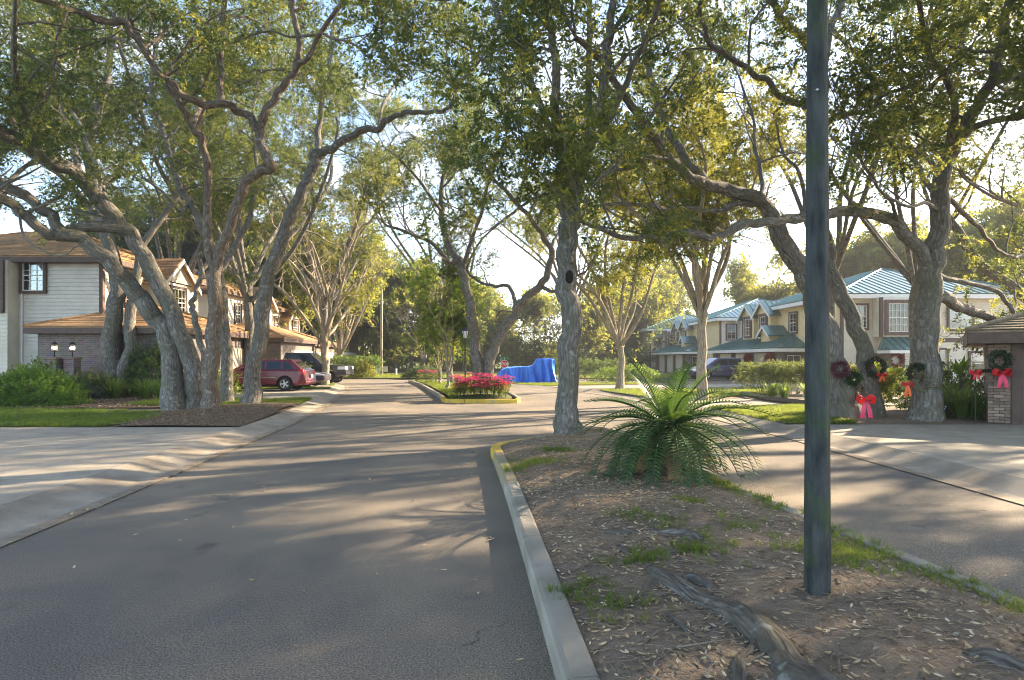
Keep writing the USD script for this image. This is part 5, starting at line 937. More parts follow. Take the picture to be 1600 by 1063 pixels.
root('surface_root', 'thick gnarled surface root crossing the foreground soil left of the pole', [gp(1500, 1330, -.02), gp(1400, 1180, -.02), gp(1300, 1080, -.02), gp(1245, 1035, -.02), gp(1195, 992, -.01), gp(1140, 955, .01), gp(1095, 925, .0), gp(1040, 895, -.005), gp(1000, 872, -.01), gp(972, 852, -.02), gp(962, 830, -.05)], [.18, .17, .155, .135, .115, .092, .075, .062, .054, .046, .03], 1,
     [([gp(1105, 932, -.01), gp(1108, 910, -.01), gp(1085, 900, -.02), gp(1068, 905, -.05)], [.06, .065, .055, .03]), ([gp(1000, 872, -.01), gp(950, 880, -.01), gp(910, 868, -.035)], [.035, .03, .012]),
      ([gp(1180, 995, .0), gp(1150, 1010, .0), gp(1165, 1050, -.0), gp(1180, 1080, -.02)], [.05, .04, .035, .03]), ([gp(1110, 968, .0), gp(1080, 975, .005), gp(1055, 955, .0), gp(1045, 950, -.02)], [.018, .016, .012, .006])])
root('surface_root', 'dark arched surface root below the cycad', [gp(1118, 858, -.04), gp(1095, 842, .0), gp(1060, 832, .005), gp(1010, 826, .0), gp(965, 824, -.005), gp(938, 815, -.01), gp(918, 795, -.035)], [.02, .045, .05, .045, .04, .035, .015], 5, [([gp(952, 822, -.01), gp(950, 838, -.01), gp(945, 845, -.03)], [.03, .025, .01])])
root('surface_root', 'short buried root in the bottom right corner soil', [gp(1480, 1038, -.03), gp(1530, 1022, .0), gp(1580, 1028, .005), gp(1640, 1040, .0)], [.02, .04, .05, .05], 9)
# ---------------------------------------------------------------- litter, twigs, grass
def scatter(name, protos, mats_, pos, scales, tilt, label, seed, flat=True):
    rng = np.random.default_rng(seed); from scipy.spatial.transform import Rotation
    path = numbered('/World', name); pi = UsdGeom.PointInstancer.Define(stage, path); ts = []
    for k, s in enumerate(protos): obj('piece', s, mats_[k % len(mats_)], path, local=True); ts.append(f'{path}/piece' + (f'_{k:03d}' if k else ''))
    pi.CreatePrototypesRel().SetTargets([Sdf.Path(x) for x in ts]); n = len(pos)
    q_ = (Rotation.from_euler('z', rng.uniform(0, 2 * np.pi, n)) * Rotation.from_euler('xy', rng.normal(0, tilt, (n, 2)))).as_quat()
    pi.CreateProtoIndicesAttr(Vt.IntArray.FromNumpy(rng.integers(0, len(protos), n).astype(np.int32))); pi.CreatePositionsAttr(Vt.Vec3fArray.FromNumpy(np.asarray(pos, np.float32)))
    pi.CreateOrientationsAttr(Vt.QuathArray([Gf.Quath(float(a[3]), float(a[0]), float(a[1]), float(a[2])) for a in q_])); pi.CreateScalesAttr(Vt.Vec3fArray.FromNumpy(np.repeat(np.asarray(scales)[:, None], 3, 1).astype(np.float32))); tag(pi, label, kind='stuff')
def dryleaf(l, w, curl): 
    x = np.array([-.5, -.2, .15, .5]) * l; h = curl * (np.abs(x / l) * 2) ** 2; ww = np.array([.1, .9, 1, .05]) * w / 2; return MB().add(np.vstack([[[x[i], ww[i], h[i] + .003] for i in range(4)], [[x[i], 0, h[i] - .001] for i in range(4)], [[x[i], -ww[i], h[i] + .003] for i in range(4)]]), [[i, i + 1, i + 5, i + 4] for i in range(3)] + [[i + 4, i + 5, i + 9, i + 8] for i in range(3)])
for k_, c_ in enumerate([(.44, .33, .19), (.33, .235, .14), (.20, .15, .10), (.56, .46, .30), (.26, .21, .155)]): mat(f'litter_{k_}', c_, None, rough=.75, spec=.15)
LEAFS = [dryleaf(.065, .026, .005), dryleaf(.05, .022, .002), dryleaf(.08, .032, .009), dryleaf(.055, .028, .001), dryleaf(.06, .022, .004)]
def inpoly(pol, n, rng, near=None):
    x0, y0, x1, y1 = pol.bounds; out = []
    while sum(map(len, out)) < n:
        p = np.column_stack([rng.uniform(x0, x1, n * 3), rng.uniform(y0, y1, n * 3)])
        if near is not None: p = p[rng.random(len(p)) < near(p)]
        out.append(p[shapely.contains_xy(pol, p[:, 0], p[:, 1])])
    return np.vstack(out)[:n]
rg = np.random.default_rng(21); vis1 = pol1.intersection(shapely.box(-2, 2.2, 6, 20)).buffer(-.03)
p = inpoly(vis1, 13000, rg, lambda q_: np.clip(.15 + .9 * meshkit.fbm(np.column_stack([q_ * 1.3, 0 * q_[:, 0]]), 3, 4), 0, 1) ** 2)
scatter('leaf_litter', LEAFS, ['litter_0', 'litter_1', 'litter_2', 'litter_4', 'litter_3'], np.column_stack([p, i1z(p[:, 0], p[:, 1]) + .008]), rg.uniform(.28, .80, len(p)), .22, 'dry fallen oak leaves scattered over the island soil', 1)
needle = [MB().tube([(-.06, 0, .004), (0, .006, .012), (.06, -.004, .004)], .0014, 3), MB().tube([(-.09, 0, .004), (0, -.012, .01), (.08, .006, .006)], .0022, 3), MB().tube([(-.04, 0, .003), (.04, .003, .008)], .0012, 3)]
p = inpoly(vis1, 14000, rg); scatter('pine_straw', needle, ['litter_1', 'litter_2', 'litter_4'], np.column_stack([p, i1z(p[:, 0], p[:, 1]) + .004]), rg.uniform(.35, .9, len(p)), .15, 'fine brown straw and twig bits on the island soil', 2)
p = inpoly(mpol, 8000, rg); scatter('leaf_litter', LEAFS, ['litter_1', 'litter_2', 'litter_4'], np.column_stack([p, mound_z(p[:, 0], p[:, 1]) + .01]), rg.uniform(.4, .95, len(p)), .3, 'brown leaf mulch around the left oak trunks', 3)
p = inpoly(bed2, 3500, rg); scatter('leaf_litter', LEAFS, ['litter_0', 'litter_1', 'litter_2', 'litter_4', 'litter_3'], np.column_stack([p, np.full(len(p), VERGE + .035)]), rg.uniform(.7, 1.4, len(p)), .3, 'brown leaf litter in the bed before the left house', 4)
rd = shapely.box(-4.8, 2.3, 6, 24).intersection(roadpoly).difference(Polygon(path3(I1, 4))).buffer(-.1)
p = inpoly(rd, 420, rg, lambda q_: np.clip(.25 + .9 * np.exp(-np.abs(q_[:, 0] - .1 + .06 * q_[:, 1]) / .3), 0, 1)); scatter('fallen_leaves', LEAFS, ['litter_0', 'litter_2', 'litter_1', 'litter_4', 'litter_3'], np.column_stack([p, np.full(len(p), .014)]), rg.uniform(.5, 1.0, len(p)), .15, 'few dry leaves lying on the road', 5)
lg = LineString(LKs[(LKs[:, 1] > 2) & (LKs[:, 1] < 24)]); q_ = np.array([lg.interpolate(t).coords[0] for t in rg.uniform(0, lg.length, 420)]); q_[:, 0] += .36 + np.abs(rg.normal(0, .10, len(q_)))
scatter('fallen_leaves', LEAFS, ['litter_1', 'litter_2', 'litter_0', 'litter_4'], np.column_stack([q_, np.full(len(q_), .018)]), rg.uniform(.35, .85, len(q_)), .2, 'leaf litter gathered along the left gutter', 55)
cl = MB().tm(trimesh.creation.icosphere(1, .02))
p = inpoly(vis1, 60, rg); scatter('acorns', [cl], ['litter_2'], np.column_stack([p, i1z(p[:, 0], p[:, 1]) + .012]), rg.uniform(.4, .9, len(p)), .3, 'dark acorns and seed cones on the island soil', 6)
def tuft(rng, n=11, h=.09, w=.006, spread_=.05):
    mb = MB()
    for k in range(n):
        a = rng.uniform(0, 6.28); o_ = np.array([rng.normal(0, spread_ * .5), rng.normal(0, spread_ * .5), -.01]); hh = h * rng.uniform(.5, 1.2); l = rng.uniform(.2, .9) * hh; d = np.array([math.cos(a), math.sin(a), 0]); s = np.array([-d[1], d[0], 0]) * w / 2
        m_ = o_ + d * l * .3 + [0, 0, hh * .65]; mb.add([o_ - s, o_ + s, m_ + s * .8, m_ - s * .8, o_ + d * l + [0, 0, hh]], [[0, 1, 2], [0, 2, 3], [3, 2, 4]])
    return mb
TUFTS = [tuft(np.random.default_rng(k)) for k in range(4)]
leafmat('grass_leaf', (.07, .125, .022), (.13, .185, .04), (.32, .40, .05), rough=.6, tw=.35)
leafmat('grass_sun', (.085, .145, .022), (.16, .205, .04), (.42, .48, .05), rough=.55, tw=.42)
# weedy patches of grass on the near island
patches = [(1100, 815, .55, .7), (1150, 850, .5, .6), (1010, 806, .3, .3), (905, 905, .34, .32), (925, 935, .34, .35), (830, 715, .45, 1.0), (800, 722, .25, .4), (870, 700, .3, .5), (1000, 868, .22, .3), (1075, 780, .15, .2), (1340, 850, .30, .6), (1300, 870, .35, .5), (885, 890, .15, .25), (1080, 858, .12, .25)]
pp = []
for u, v, s, w in patches: q_ = G(u, v, .25); pp.append(q_[:2] + rg.normal(size=(int(w * 260), 2)) * s * .55 * np.array([1, .75]))
e1 = LineString(path3(I1[11:], 5)); ln = e1.intersection(shapely.box(-5, 3.2, 6, 11)); ln = max(getattr(ln, 'geoms', [ln]), key=lambda g: g.length)
for t in rg.uniform(0, ln.length, 1500): c_ = ln.interpolate(t); pp.append(np.array([[c_.x - .05 - abs(rg.normal(0, .15)), c_.y + rg.normal(0, .05)]]))
pp = np.vstack(pp); pp = pp[shapely.contains_xy(vis1.buffer(.12), pp[:, 0], pp[:, 1])]; pp = pp[meshkit.fbm(np.column_stack([pp * 3.1, 0 * pp[:, 0]]), 2, 2) > .42]
scatter('grass_patches', TUFTS, ['grass_leaf'], np.column_stack([pp, i1z(pp[:, 0], pp[:, 1])]), rg.uniform(.3, .8, len(pp)), .3, 'sparse weedy grass tufts on the near island', 7)
for k_, n_ in (('l1', 9000), ('l2', 4500), ('l3', 3500), ('l4', 3000), ('r1', 5500), ('r2', 3000), ('r3', 3000), ('r4', 2500)):
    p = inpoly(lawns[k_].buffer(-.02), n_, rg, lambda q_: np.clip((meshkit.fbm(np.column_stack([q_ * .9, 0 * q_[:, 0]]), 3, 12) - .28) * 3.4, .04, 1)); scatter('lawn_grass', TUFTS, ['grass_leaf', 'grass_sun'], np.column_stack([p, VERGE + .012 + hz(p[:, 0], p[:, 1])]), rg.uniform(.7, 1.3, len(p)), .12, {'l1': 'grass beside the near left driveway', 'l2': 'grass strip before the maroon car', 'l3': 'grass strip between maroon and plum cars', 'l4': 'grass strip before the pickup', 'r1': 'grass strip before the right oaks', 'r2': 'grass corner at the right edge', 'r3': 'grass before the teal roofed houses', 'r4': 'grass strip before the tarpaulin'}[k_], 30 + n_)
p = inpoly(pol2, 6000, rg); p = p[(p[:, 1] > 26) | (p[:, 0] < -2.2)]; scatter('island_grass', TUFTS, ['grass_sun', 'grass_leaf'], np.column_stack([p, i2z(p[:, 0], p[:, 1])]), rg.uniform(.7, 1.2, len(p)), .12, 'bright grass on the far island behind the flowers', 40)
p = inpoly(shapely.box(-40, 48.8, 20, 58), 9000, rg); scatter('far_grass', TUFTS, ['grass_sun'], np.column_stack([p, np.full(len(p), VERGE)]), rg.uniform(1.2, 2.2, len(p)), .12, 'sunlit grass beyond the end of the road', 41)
# bare sticks on the island
st = MB()
for k in range(16):
    q_ = G(rg.uniform(840, 940), rg.uniform(745, 800), .25) if k < 9 else G(rg.uniform(950, 1550), rg.uniform(880, 1050), .25); a = rg.uniform(0, 3.14); l = rg.uniform(.12, .4); s = [q_[:2] + np.array([math.cos(a), math.sin(a)]) * l * t + rg.normal(0, .012, 2) for t in np.linspace(-.5, .5, 5)]
    st.tube([(x, y, float(i1z(x, y)) + .012 + rg.uniform(0, .012)) for x, y in s], np.linspace(.007, .003, 5), 5)
obj('fallen_twigs', st, 'twig', kind='stuff', label='pale fallen twigs on the island soil')
# ---------------------------------------------------------------- shrubs, clumps, hedges
def shrub(name, label, c, size, n, leafm, seed, cat='shrub', spr=None, box=False, sc=(.6, 1.0), stems=9, group=None):
    rng = np.random.default_rng(seed); c = np.array(c, float); t = thing(name, label, cat, c, group=group); sx, sy, sz = size; st = MB()
    for k in range(stems):
        e = c + [rng.uniform(-.6, .6) * sx, rng.uniform(-.6, .6) * sy, sz * rng.uniform(.5, .85)]; o_ = c + [(e[0] - c[0]) * .3, (e[1] - c[1]) * .3, -.05]; st.tube([o_, (o_ + e) / 2 + rng.normal(0, .06, 3), e], [.022, .016, .006], 5, uv=True)
    obj('stems', st, 'bark_oak', t, smooth=True)
    if box: P_ = np.column_stack([rng.uniform(-1, 1, n) * sx, rng.uniform(-1, 1, n) * sy, np.sqrt(rng.uniform(.01, 1, n)) * sz]); D_ = rng.normal(size=(n, 3)) + [0, 0, .6]
    else:
        d = rng.normal(size=(n, 3)); d /= np.linalg.norm(d, axis=1, keepdims=True); d[:, 2] = np.abs(d[:, 2]) * 1.15 - .12; r = rng.uniform(.3, 1, n) ** .45 * (.72 + .5 * meshkit.fbm(d * 1.7 + seed, 3, seed)); P_ = d * r[:, None] * [sx, sy, sz]; P_[:, 2] = np.maximum(P_[:, 2], .05); D_ = d + [0, 0, .4]
    crown(t, P_ + c, D_, leafm, spr or SHS, sc, seed); return t
SHS = [sprig(np.random.default_rng(k + 40), 15, .26, (.05, .085), .5) for k in range(3)]
g = at(40, 636); shrub('shrub', 'large rounded bright green shrub at the left edge', (g[0] - .3, g[1] + .6, .1), (1.75, 1.2, 1.12), 1900, ['leaf_shrub'], 51)
g = at(0, 640); shrub('shrub', 'glossy shrub behind the large one at the left edge', (g[0] - .6, g[1] + 2.2, .1), (1.4, 1.0, 1.35), 900, ['leaf_shrub', 'leaf_dark'], 52)
shrub('shrub', 'dark flat topped shrub in front of the gate posts', (P(140, 0, 23)[0], 23.0, .1), (1.15, .7, 1.05), 700, ['leaf_dark', 'leaf_oak'], 53)
shrub('shrub', 'tall dark shrub right of the broad double trunk', (P(238, 0, 24.5)[0], 24.5, .1), (1.0, .9, 2.2), 1100, ['leaf_dark', 'leaf_shrub'], 54)
shrub('shrub', 'yellow green shrub above the maroon car roof', (P(438, 0, 33.5)[0], 34.8, .1), (1.7, 1.0, 1.5), 700, ['leaf_light', 'leaf_shrub'], 55)
shrub('shrub', 'lit shrub between the leaning grey oak and its neighbour', (P(376, 0, 31)[0], 31.0, .1), (1.1, .8, 2.0), 500, ['leaf_light', 'leaf_shrub'], 56)
shrub('shrub', 'leafy patch seen between trunks of the left oak group', (P(320, 0, 26)[0], 26.0, .1), (1.6, .8, 1.3), 700, ['leaf_shrub', 'leaf_light'], 57)
def clump(name, label, c, n, h, seed, m='leaf_blade', w=.022, cat='plant', spread_=.5, group=None):
    rng = np.random.default_rng(seed); t = thing(name, label, cat, c, group=group); mb = MB()
    for k in range(n):
        a = rng.uniform(0, 6.28); d = np.array([math.cos(a), math.sin(a), 0]); s = np.array([-d[1], d[0], 0]) * w / 2; o_ = np.array(c) + d * rng.uniform(0, .12); hh = h * rng.uniform(.6, 1.1); l = spread_ * rng.uniform(.35, 1.25); q_ = [o_ + d * l * (x ** 1.3) + [0, 0, hh * (1.9 * x - 1.15 * x * x) * 1.25] for x in (0, .35, .7, 1)]
        mb.add([q_[0] - s, q_[0] + s, q_[1] + s, q_[1] - s, q_[2] + s * .8, q_[2] - s * .8, q_[3]], [[0, 1, 2], [0, 2, 3], [3, 2, 4], [3, 4, 5], [5, 4, 6]])
    obj('leaves', mb, m, t, kind='stuff'); obj('crown_base', MB().tm(trimesh.creation.icosphere(1, .1).apply_translation((c[0], c[1], c[2] + .02))), 'cycad_trunk', t); return t
for k_, (u, d, h, lab) in enumerate([(176, 23.0, .78, 'strap leaved clump directly in front of the double trunk'), (226, 23.0, .78, 'strap leaved clump right of the double trunk'), (252, 22.6, .75, 'strap leaved clump touching the left oak group'), (205, 24.0, .6, 'low strap leaved clump between the two larger ones'), (130, 22.4, .5, 'sparse strap leaved clump beside the large left shrub')]):
    clump('strap_leaf_plant', lab, (P(u, 0, d)[0], d, .1), 150, h, 60 + k_, spread_=.72)
# right side planting
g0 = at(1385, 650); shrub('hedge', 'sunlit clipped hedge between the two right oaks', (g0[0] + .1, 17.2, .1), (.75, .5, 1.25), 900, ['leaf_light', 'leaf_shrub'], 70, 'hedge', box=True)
shrub('hedge', 'long low hedge before the entry door of the cream house', (P(1400, 0, 22)[0], 22.5, .1), (2.0, .5, 1.0), 900, ['leaf_shrub', 'leaf_dark'], 71, 'hedge', box=True)
shrub('shrub', 'dense dark hedge bush right of the thickest oak', (P(1500, 0, 17.6)[0], 18.0, .1), (1.5, .7, 1.35), 1000, ['leaf_dark', 'leaf_shrub'], 72)
for k_, (u, d, h, lab) in enumerate([(1475, 16.2, .7, 'strap leaved plant at the foot of the thickest right oak'), (1500, 15.6, .85, 'pale sunlit strap leaved plant left of the brick garage pier'), (1525, 15.5, .7, 'strap leaved plant next to the white marker post'), (1490, 16.9, .95, 'tall strap leaved plant behind the others by the right garage')]): clump('strap_leaf_plant', lab, (P(u, 0, d)[0], d, .1), 170, h, 80 + k_, spread_=.75)
p = P(1484, 575, 17.8); t = thing('broad_leaf_plant', 'young plant with broad upright leaves above the hedge right of the oak', 'plant', (p[0], 17.4, .1)); mb = MB()
for a, l in ((.4, .55), (1.2, .6), (2.2, .5), (2.9, .4)): q_ = np.array([p[0], 17.4, 1.15]); e = q_ + [math.cos(a) * .3, -.05, l]; s = unit(np.cross(e - q_, [0, 1, 0])) * .09; mb.add([q_, (q_ + e) / 2 + s, e, (q_ + e) / 2 - s], [[0, 1, 2], [0, 2, 3]])
obj('leaves', mb, 'leaf_shrub', t); obj('stem', MB().tube([(p[0], 17.4, .1), (p[0], 17.4, 1.2)], .02, 6), 'bark_oak', t)
for k_, (u, d, sx, sz, lab) in enumerate([(1195, 27.0, 1.2, 1.25, 'hedge in front of the first garage pier with wreath'), (1240, 26.5, 1.3, 1.3, 'hedge in front of the second garage pier, left of the lamp pole'), (1290, 26, .9, 1.1, 'hedge right behind the lamp pole')]): shrub('hedge', lab, (P(u, 0, d)[0], d, .1), (sx, .5, sz), 650, ['leaf_oak', 'leaf_dark'], 90 + k_, 'hedge', box=True, sc=(.7, 1.1))
for k_, (u, lab) in enumerate([(1205, 'low strap leaved plant at the left end of the timber edged bed'), (1225, 'middle strap leaved plant in the timber edged bed'), (1262, 'strap leaved plant hidden partly by the lamp pole')]): clump('strap_leaf_plant', lab, (P(u, 0, 22.6)[0], 22.6, .12), 110, .6, 100 + k_, spread_=.5)
a_, b_ = at(1195, 627), at(1300, 640); g = thing('planter_edge', 'dark timber edging round the bed right of the cycad', 'planter', (a_[0], a_[1], .1)); obj('board', MB().tube([a_ + [0, 0, .1], b_ + [0, 0, .1]], .10, 4), 'timber_edge', g); obj('board', MB().tube([a_ + [0, 0, .1], a_ + [.3, 3, .1]], .10, 4), 'timber_edge', g)
shrub('hedge', 'clipped dark hedge on the far lawn right of the pickup', (P(556, 0, 50)[0], 50, .1), (2.0, .8, 1.55), 900, ['leaf_dark', 'leaf_shrub'], 110, 'hedge', box=True, sc=(1.0, 1.5)); shrub('shrub', 'bright yellow green shrub before the dark far hedge', (P(566, 0, 48.8)[0], 49.0, .1), (1.0, .6, 1.3), 500, ['leaf_light'], 111, sc=(.9, 1.4))
shrub('shrub', 'low dark green mound where the road ends, left of the small pink flowers', (P(655, 0, 46)[0], 47.5, .1), (1.7, .9, .72), 900, ['leaf_dark'], 112, sc=(.8, 1.1))
shrub('hedge', 'long dark hedge right of the tarpaulin', (P(925, 0, 44)[0], 45, .1), (2.6, .8, 1.35), 800, ['leaf_dark'], 113, 'hedge', box=True, sc=(1.0, 1.4))
shrub('shrub', 'hazy green bush low between cycad and centre trunk', (P(985, 0, 38)[0], 39, .1), (2.5, .9, 1.0), 700, ['leaf_shrub', 'leaf_dark'], 114, sc=(.9, 1.3))
# ---------------------------------------------------------------- poinsettias at the nose of the far island
def poin(path_name, label, c, seed, scale, bm='bract_red', group='pink poinsettias in the far island bed'):
    rng = np.random.default_rng(seed); t = thing(path_name, label, 'flower', c, group=group); L_, B_, Yl = MB(), MB(), MB(); c = np.array(c); n = 7
    for k in range(n):
        a = 2 * np.pi * k / n + rng.uniform(-.3, .3); rr = (.16 if k else 0) * scale; h = c + [math.cos(a) * rr, math.sin(a) * rr, scale * rng.uniform(.42, .56)]; L_.tube([c, h], .006, 4)
        for q in range(6):
            b_ = q * 1.05 + rng.uniform(-.2, .2); d = np.array([math.cos(b_), math.sin(b_), rng.uniform(-.35, .1)]); s = np.array([-math.sin(b_), math.cos(b_), 0]); l = .115 * scale; B_.add([h, h + d * l * .5 + s * l * .28, h + d * l, h + d * l * .5 - s * l * .28], [[0, 1, 2], [0, 2, 3]])
            o_ = h - [0, 0, scale * rng.uniform(.1, .34)]; d2 = np.array([math.cos(b_ + .5), math.sin(b_ + .5), rng.uniform(-.3, .2)]); s2 = np.array([-math.sin(b_ + .5), math.cos(b_ + .5), 0]); l2 = .14 * scale; (Yl if rng.random() < .62 else L_).add([o_, o_ + d2 * l2 * .5 + s2 * l2 * .25, o_ + d2 * l2, o_ + d2 * l2 * .5 - s2 * l2 * .25], [[0, 1, 2], [0, 2, 3]])
    obj('leaves', L_, 'leaf_shrub', t); obj('lower_leaves', Yl, 'bract_pale', t); obj('bracts', B_, bm, t); return t
pr_ = [poin('poinsettia', 'pink poinsettia in the flower bed at the tip of the far island', (-1.2, 23.6, .22), 1, 1.15)] ; rg = np.random.default_rng(77)
for k in range(52):
    f = (k % 13) / 12; row = k // 13; x = -2.15 + f * 2.15 + rg.uniform(-.08, .08); y = 22.88 + row * .44 + rg.uniform(-.08, .08)
    if pol2.buffer(-.1).contains(Point(x, y)): copyof(pr_[0], (x, y, float(i2z(x, y)) - .02 + .05 * row), rg.uniform(0, 360), scale=rg.uniform(.75, 1.15))
for k, (u, d) in enumerate([(652, 37.5), (660, 36.5), (668, 36.0), (674, 35.5), (664, 37.2)]): x = P(u, 0, d)[0]; copyof(pr_[0], (x + .25, d, .2), k * 60, scale=1.15, label='pink poinsettia at the left rim of the far island, beyond the lawn', group='pink poinsettias at the rim of the far island')
# ---------------------------------------------------------------- Christmas wreaths and bows on the right
leafmat('wreath_green', (.015, .055, .022), (.035, .085, .03), (.04, .1, .03), tw=.15); leafmat('wreath_purple', (.13, .05, .08), (.30, .17, .20), (.2, .1, .12), tw=.15); leafmat('wreath_red', (.32, .02, .025), (.42, .05, .05), (.3, .03, .03), tw=.15); leafmat('wreath_pale', (.35, .30, .20), (.5, .45, .32), (.3, .25, .15), tw=.2)
mat('ribbon_red', (.62, .02, .025), None, rough=.45, spec=.4); mat('ribbon_pink', (.72, .05, .13), None, rough=.45, spec=.4); mat('ribbon_orange', (.80, .13, .03), None, rough=.45); mat('berry', (.5, .01, .015), None, rough=.25)
def wreath(label, c, r, m, seed, n=(0, -1), berries=True, th=.30):
    rng = np.random.default_rng(seed); c = np.array(c, float); t = thing('wreath', label, 'wreath', c); n3 = np.array([*n, 0.0]); s = np.array([-n3[1], n3[0], 0]); up = np.array([0, 0, 1.0]); ring = lambda a: c + (s * math.cos(a) + up * math.sin(a)) * r
    obj('ring', MB().tube([ring(a) for a in np.linspace(0, 2 * np.pi, 25)], r * .13, 6), 'twig', t, smooth=True); L_, B_ = MB(), MB()
    for k in range(800):
        a = rng.uniform(0, 6.28); o_ = ring(a) + rng.normal(size=3) * r * .15; d = unit(rng.normal(size=3) + n3 * .5 + (-s * math.sin(a) + up * math.cos(a)) * .8); w_ = unit(np.cross(d, rng.normal(size=3))) * r * .075; l = r * th * rng.uniform(.9, 1.6); L_.add([o_, o_ + d * l * .55 + w_, o_ + d * l, o_ + d * l * .55 - w_], [[0, 1, 2], [0, 2, 3]])
    obj('foliage', L_, m, t, kind='stuff')
    if berries:
        for k in range(16): a = rng.uniform(0, 6.28); B_.tm(trimesh.creation.icosphere(1, r * .07).apply_translation(ring(a) + n3 * r * .22 + rng.normal(size=3) * r * .08))
        obj('berries', B_, 'berry', t, smooth=True)
    return t
def bow(label, c, s_, m, tails=1.0, m2=None, seed=0):
    c = np.array(c, float); t = thing('ribbon_bow', label, 'bow', c); lp = MB()
    for sg in (-1, 1):
        Z = np.array([[c + [sg * s_ * (.08 + .42 * math.sin(a / 2)), .10 * s_ * w_ * 2 - .10 * s_ * math.sin(a), s_ * .24 * math.sin(a) * (1 + .2 * sg * .3) + w_ * s_ * .06] for w_ in (-1, 1)] for a in np.linspace(0, 2 * np.pi, 14)]); Z2 = Z.copy(); lp.grid(Z)
    obj('loops', lp, m, t, smooth=True); tl = MB()
    for sg in (-1, 1):
        Z = np.array([[c + [sg * s_ * (.05 + .22 * f) + w_ * s_ * .11 * (.6 + f), -.05 * s_ + .04 * s_ * math.sin(f * 7 + w_), -f * tails * s_] for w_ in (-1, 1)] for f in np.linspace(0, 1, 9)]); tl.grid(Z)
    obj('tails', tl, m2 or m, t, smooth=True); obj('knot', MB().tm(trimesh.creation.icosphere(1, .09 * s_).apply_translation(c - [0, .07 * s_, 0])), m, t, smooth=True)
wreath('purple and mauve wreath hanging on the trunk left of the sunlit hedge', P(1312, 577, 14.95), .16, 'wreath_purple', 1, berries=False, th=.5)
wreath('green wreath with a red bow on the slimmer leaning trunk', P(1369, 574, 16.0), .21, 'wreath_green', 2); bow('small red bow at the lower right of the green trunk wreath', P(1378, 586, 15.85), .22, 'ribbon_red', .8, 'ribbon_orange')
wreath('green wreath with many red berries left of the thickest right oak', P(1431, 582, 15.2), .17, 'wreath_green', 3, th=.5); bow('red bow with orange tails hanging beside the thickest oak', P(1418, 600, 15.1), .24, 'ribbon_red', 1.3, 'ribbon_orange')
wreath('pale twig wreath on the front of the thickest oak', P(1441, 597, 15.1), .19, 'wreath_pale', 4, berries=False, th=.35)
wreath('small red and green spray wreath on the right side of the wreathed trunk', P(1333, 592, 15.0), .13, 'wreath_green', 5, th=.7); bow('large red bow with long pink tails at the base of the hedge', P(1353, 624, 14.9), .40, 'ribbon_red', 1.15, 'ribbon_pink')
wreath('dark twig wreath above the large pink tailed bow', P(1342, 612, 15.3), .12, 'twig', 6, berries=False, th=.5)
wreath('round green wreath on the brick pier of the right garage', (gx + .10, gy - .22, P(0, 564, 14.6)[2]), .20, 'wreath_green', 7, berries=False); bow('red bow with a pink tail under the pier wreath', (gx + .10, gy - .30, P(0, 582, 14.6)[2]), .36, 'ribbon_red', 1.0, 'ribbon_pink'); bow('red bow left of the brick pier beside the window', P(1525, 582, 14.6), .24, 'ribbon_red', .7)
t = thing('garland_bar', 'short green garland rail between the two red bows by the garage', 'garland', P(1537, 581, 14.7)); q_ = MB(); rr_ = np.random.default_rng(2); a_, b_ = P(1524, 581, 14.7), P(1548, 579, 14.6)
obj('rail', MB().tube([a_, b_], .012, 6), 'iron', t); [q_.add([a_ + (b_ - a_) * f, a_ + (b_ - a_) * f + unit(rr_.normal(size=3)) * .07, a_ + (b_ - a_) * f + unit(rr_.normal(size=3)) * .05], [[0, 1, 2]]) for f in rr_.uniform(0, 1, 160)]; obj('foliage', q_, 'wreath_green', t, kind='stuff'); obj('post', MB().tube([a_, [a_[0], a_[1], .1]], .012, 6), 'iron', t)
wreath('red wreath on the white front door of the cream house', (XR + 2.95, YR - .40, 1.55), .38, 'wreath_red', 8); 
for (yy, lab) in ((YR + 8.4, 'red and white wreath on the left garage pier, above the hedge'), (YR + 4.7, 'red and white wreath on the right garage pier near the lamp pole')): wreath(lab, (XR - 2.3, yy, 1.5), .34, 'wreath_red', 9, (-1, 0), th=.5)
p = at(1538, 652); t = thing('marker_post', 'thin white marker post beside the brick garage pier', 'post', p); obj('shaft', MB().tube([p, p + [0, 0, .55]], .022, 8), 'trim_white', t); obj('cap', MB().tm(trimesh.creation.icosphere(1, .026).apply_translation(p + [0, 0, .55])), 'trim_white', t)
p = P(1458, 637, 15.3); t = thing('flower_cluster', 'pale blue flower cluster at the foot of the thickest oak', 'flower', (p[0], p[1], .1)); mb = MB(); rr_ = np.random.default_rng(3); mat('petal_blue', (.35, .42, .75), None, rough=.6)
for k in range(60): q_ = p + rr_.normal(size=3) * [.09, .07, .09]; mb.tm(trimesh.creation.icosphere(0, .022).apply_translation(q_))
obj('petals', mb, 'petal_blue', t); obj('stalk', MB().tube([(p[0], p[1], .1), p], .01, 5), 'leaf_shrub', t)
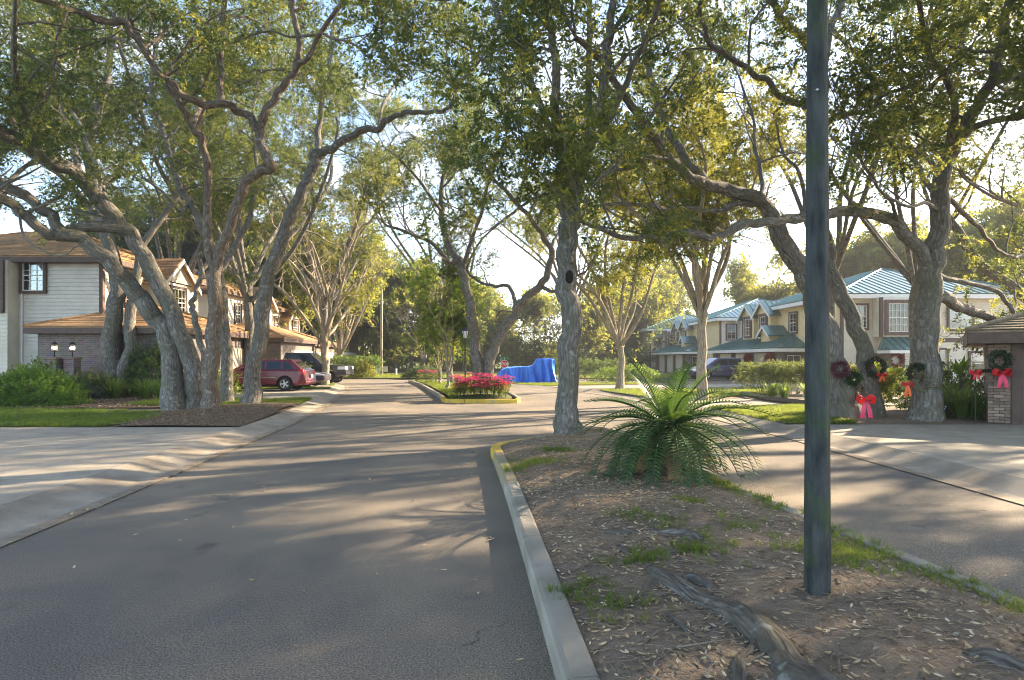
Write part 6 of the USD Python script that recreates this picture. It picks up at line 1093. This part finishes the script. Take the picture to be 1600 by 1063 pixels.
# ---------------------------------------------------------------- slender multi-stemmed trees on the far island, far trees, overhead crowns
vase('crape_myrtle', 'multi stemmed small tree left of the forked oak', 700, 29.0, 4.8, .10, 120, .06, 6, ['leaf_shrub', 'leaf_oak'], 'bark_pale', .22, 1.3, 1.3, z0=.2, zmin=1.6, leafy=.66, gap=False)
vase('crape_myrtle', 'slimmer multi stemmed tree farther left on the far island', 688, 33.5, 5.0, .09, 121, .06, 5, ['leaf_light', 'leaf_shrub'], 'bark_pale', .22, 1.3, 1.2, z0=.2, zmin=1.6, leafy=.66, gap=False)
def fartree(label, u, d, h, seed, m=LIT, rad=.42, nl=8, sc=(1.1, 1.9), dens=.5, zmin=.8, fork=.2, leafy=.8, reach=None): return vase('far_tree', label, u, d, h, .03 * h, seed, fork, nl, m, 'bark_oak', rad, reach or h * .24, dens, zmin=zmin, spr=FARSPR, leafy=leafy, sc=sc)
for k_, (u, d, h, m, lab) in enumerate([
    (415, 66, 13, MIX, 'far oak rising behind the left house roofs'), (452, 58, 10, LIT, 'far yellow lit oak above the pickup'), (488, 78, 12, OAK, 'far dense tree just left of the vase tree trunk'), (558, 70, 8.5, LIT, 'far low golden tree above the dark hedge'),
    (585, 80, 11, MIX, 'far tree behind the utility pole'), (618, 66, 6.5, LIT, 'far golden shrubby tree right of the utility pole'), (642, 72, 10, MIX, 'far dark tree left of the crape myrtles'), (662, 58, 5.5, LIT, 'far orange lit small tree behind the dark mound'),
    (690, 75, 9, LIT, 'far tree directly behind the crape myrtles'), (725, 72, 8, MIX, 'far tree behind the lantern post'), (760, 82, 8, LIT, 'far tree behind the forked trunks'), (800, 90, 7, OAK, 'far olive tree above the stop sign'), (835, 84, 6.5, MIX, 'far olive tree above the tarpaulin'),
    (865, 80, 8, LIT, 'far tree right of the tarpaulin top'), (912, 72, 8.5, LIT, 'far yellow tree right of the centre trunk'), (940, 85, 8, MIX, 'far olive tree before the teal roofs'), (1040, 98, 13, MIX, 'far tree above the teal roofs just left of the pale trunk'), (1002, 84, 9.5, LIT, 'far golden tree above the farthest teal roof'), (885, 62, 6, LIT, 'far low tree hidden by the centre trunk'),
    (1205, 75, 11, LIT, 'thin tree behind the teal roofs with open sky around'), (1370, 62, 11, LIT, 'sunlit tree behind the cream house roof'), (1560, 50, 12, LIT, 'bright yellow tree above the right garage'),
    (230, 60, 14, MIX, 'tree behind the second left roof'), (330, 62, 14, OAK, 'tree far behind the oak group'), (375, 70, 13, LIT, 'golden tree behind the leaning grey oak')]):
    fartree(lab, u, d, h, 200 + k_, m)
# a low belt of scrub closing the view at ground level
rb = np.random.default_rng(8); n_ = 5200; u_ = rb.uniform(300, 1120, n_); d_s = rb.uniform(74, 100, n_); z_s = (np.abs(rb.normal(0, 1.7, n_)) + .2) * (1 + .5 * np.sin(u_ * .05)); x_s = (u_ - 800) / FX * d_s
FR = struct('scrub_belt', 'stuff', 'distant belt of scrub and low trees behind the far lawn'); crown(FR, np.column_stack([x_s, d_s, z_s]), rb.normal(size=(n_, 3)) + [0, 0, .5], ['leaf_light', 'leaf_oak', 'leaf_dark'], FARSPR, (1.5, 2.6), 9)
# crowns that reach over the street
def bigoak(label, xy, h, r, seed, m=OAK, rad=.6, nl=9, fork=.32, reach=3.0, dens=.6, lean=(0, 0), zmin=4.0): return vase('oak_tree', label, 0, 0, h, r, seed, fork, nl, m, 'bark_oak', rad, reach, dens, xy=xy, zmin=zmin, lean=lean, leafy=.65, sc=(.9, 1.45))
bigoak('oak behind the left oak group, its crown high over the roofs', (-13.4, 31.0), 17, .34, 301)
bigoak('oak behind the plum sedan, trunk hidden by the leaning grey oak', (-13.6, 44.2), 19, .34, 302, MIX)
bigoak('oak on the far island beyond the forked oak', (-3.8, 37.5), 15, .26, 303, MIX, dens=.42)
bigoak('oak between the right road and the hedges, trunk hidden behind the thickest oak', (15.6, 23.5), 15, .28, 304, MIX, .62, 6)
bigoak('oak hidden behind the centre trunk, crown over the lot', (4.6, 47), 17, .30, 305, MIX, dens=.75)
bigoak('oak left of the second house, crown over its roof', (-20.5, 37.0), 17, .36, 306, MIX)
bigoak('oak at the left edge behind the large shrub, crown over the near roof', (-21.6, 23.0), 15, .34, 308, OAK)
bigoak('oak behind the slimmer leaning oak, crown above the lamp pole', (12.9, 24.3), 16, .26, 309, OAK, .62, 6)
bigoak('street oak outside the right edge by the near right driveway', (14.2, 9.2), 12, .34, 310, OAK, .65, 10, .34, 2.8, .9)
bigoak('street oak outside the right edge beside the brown garage', (22.8, 17.6), 13, .34, 311, OAK, .62, 10, .34, 2.8, .9)
bigoak('rooted oak beyond the lower right edge, crown overhead', (2.75, .9), 10.5, .42, 307, OAK, .75, 10, .38, 3.2, .9)

MATS['haze'] = usdkit.material(stage, '/World/Looks/haze', {'v': ('principled_volume', {'color': (.93, .95, 1.0), 'density': HAZE, 'anisotropy': .35})}, [], volume='v.volume')
obj('haze', MB().box((0, 60, 13.5), (790, 790, 31)), 'haze', kind='stuff')
print('sprigs', NSPR)
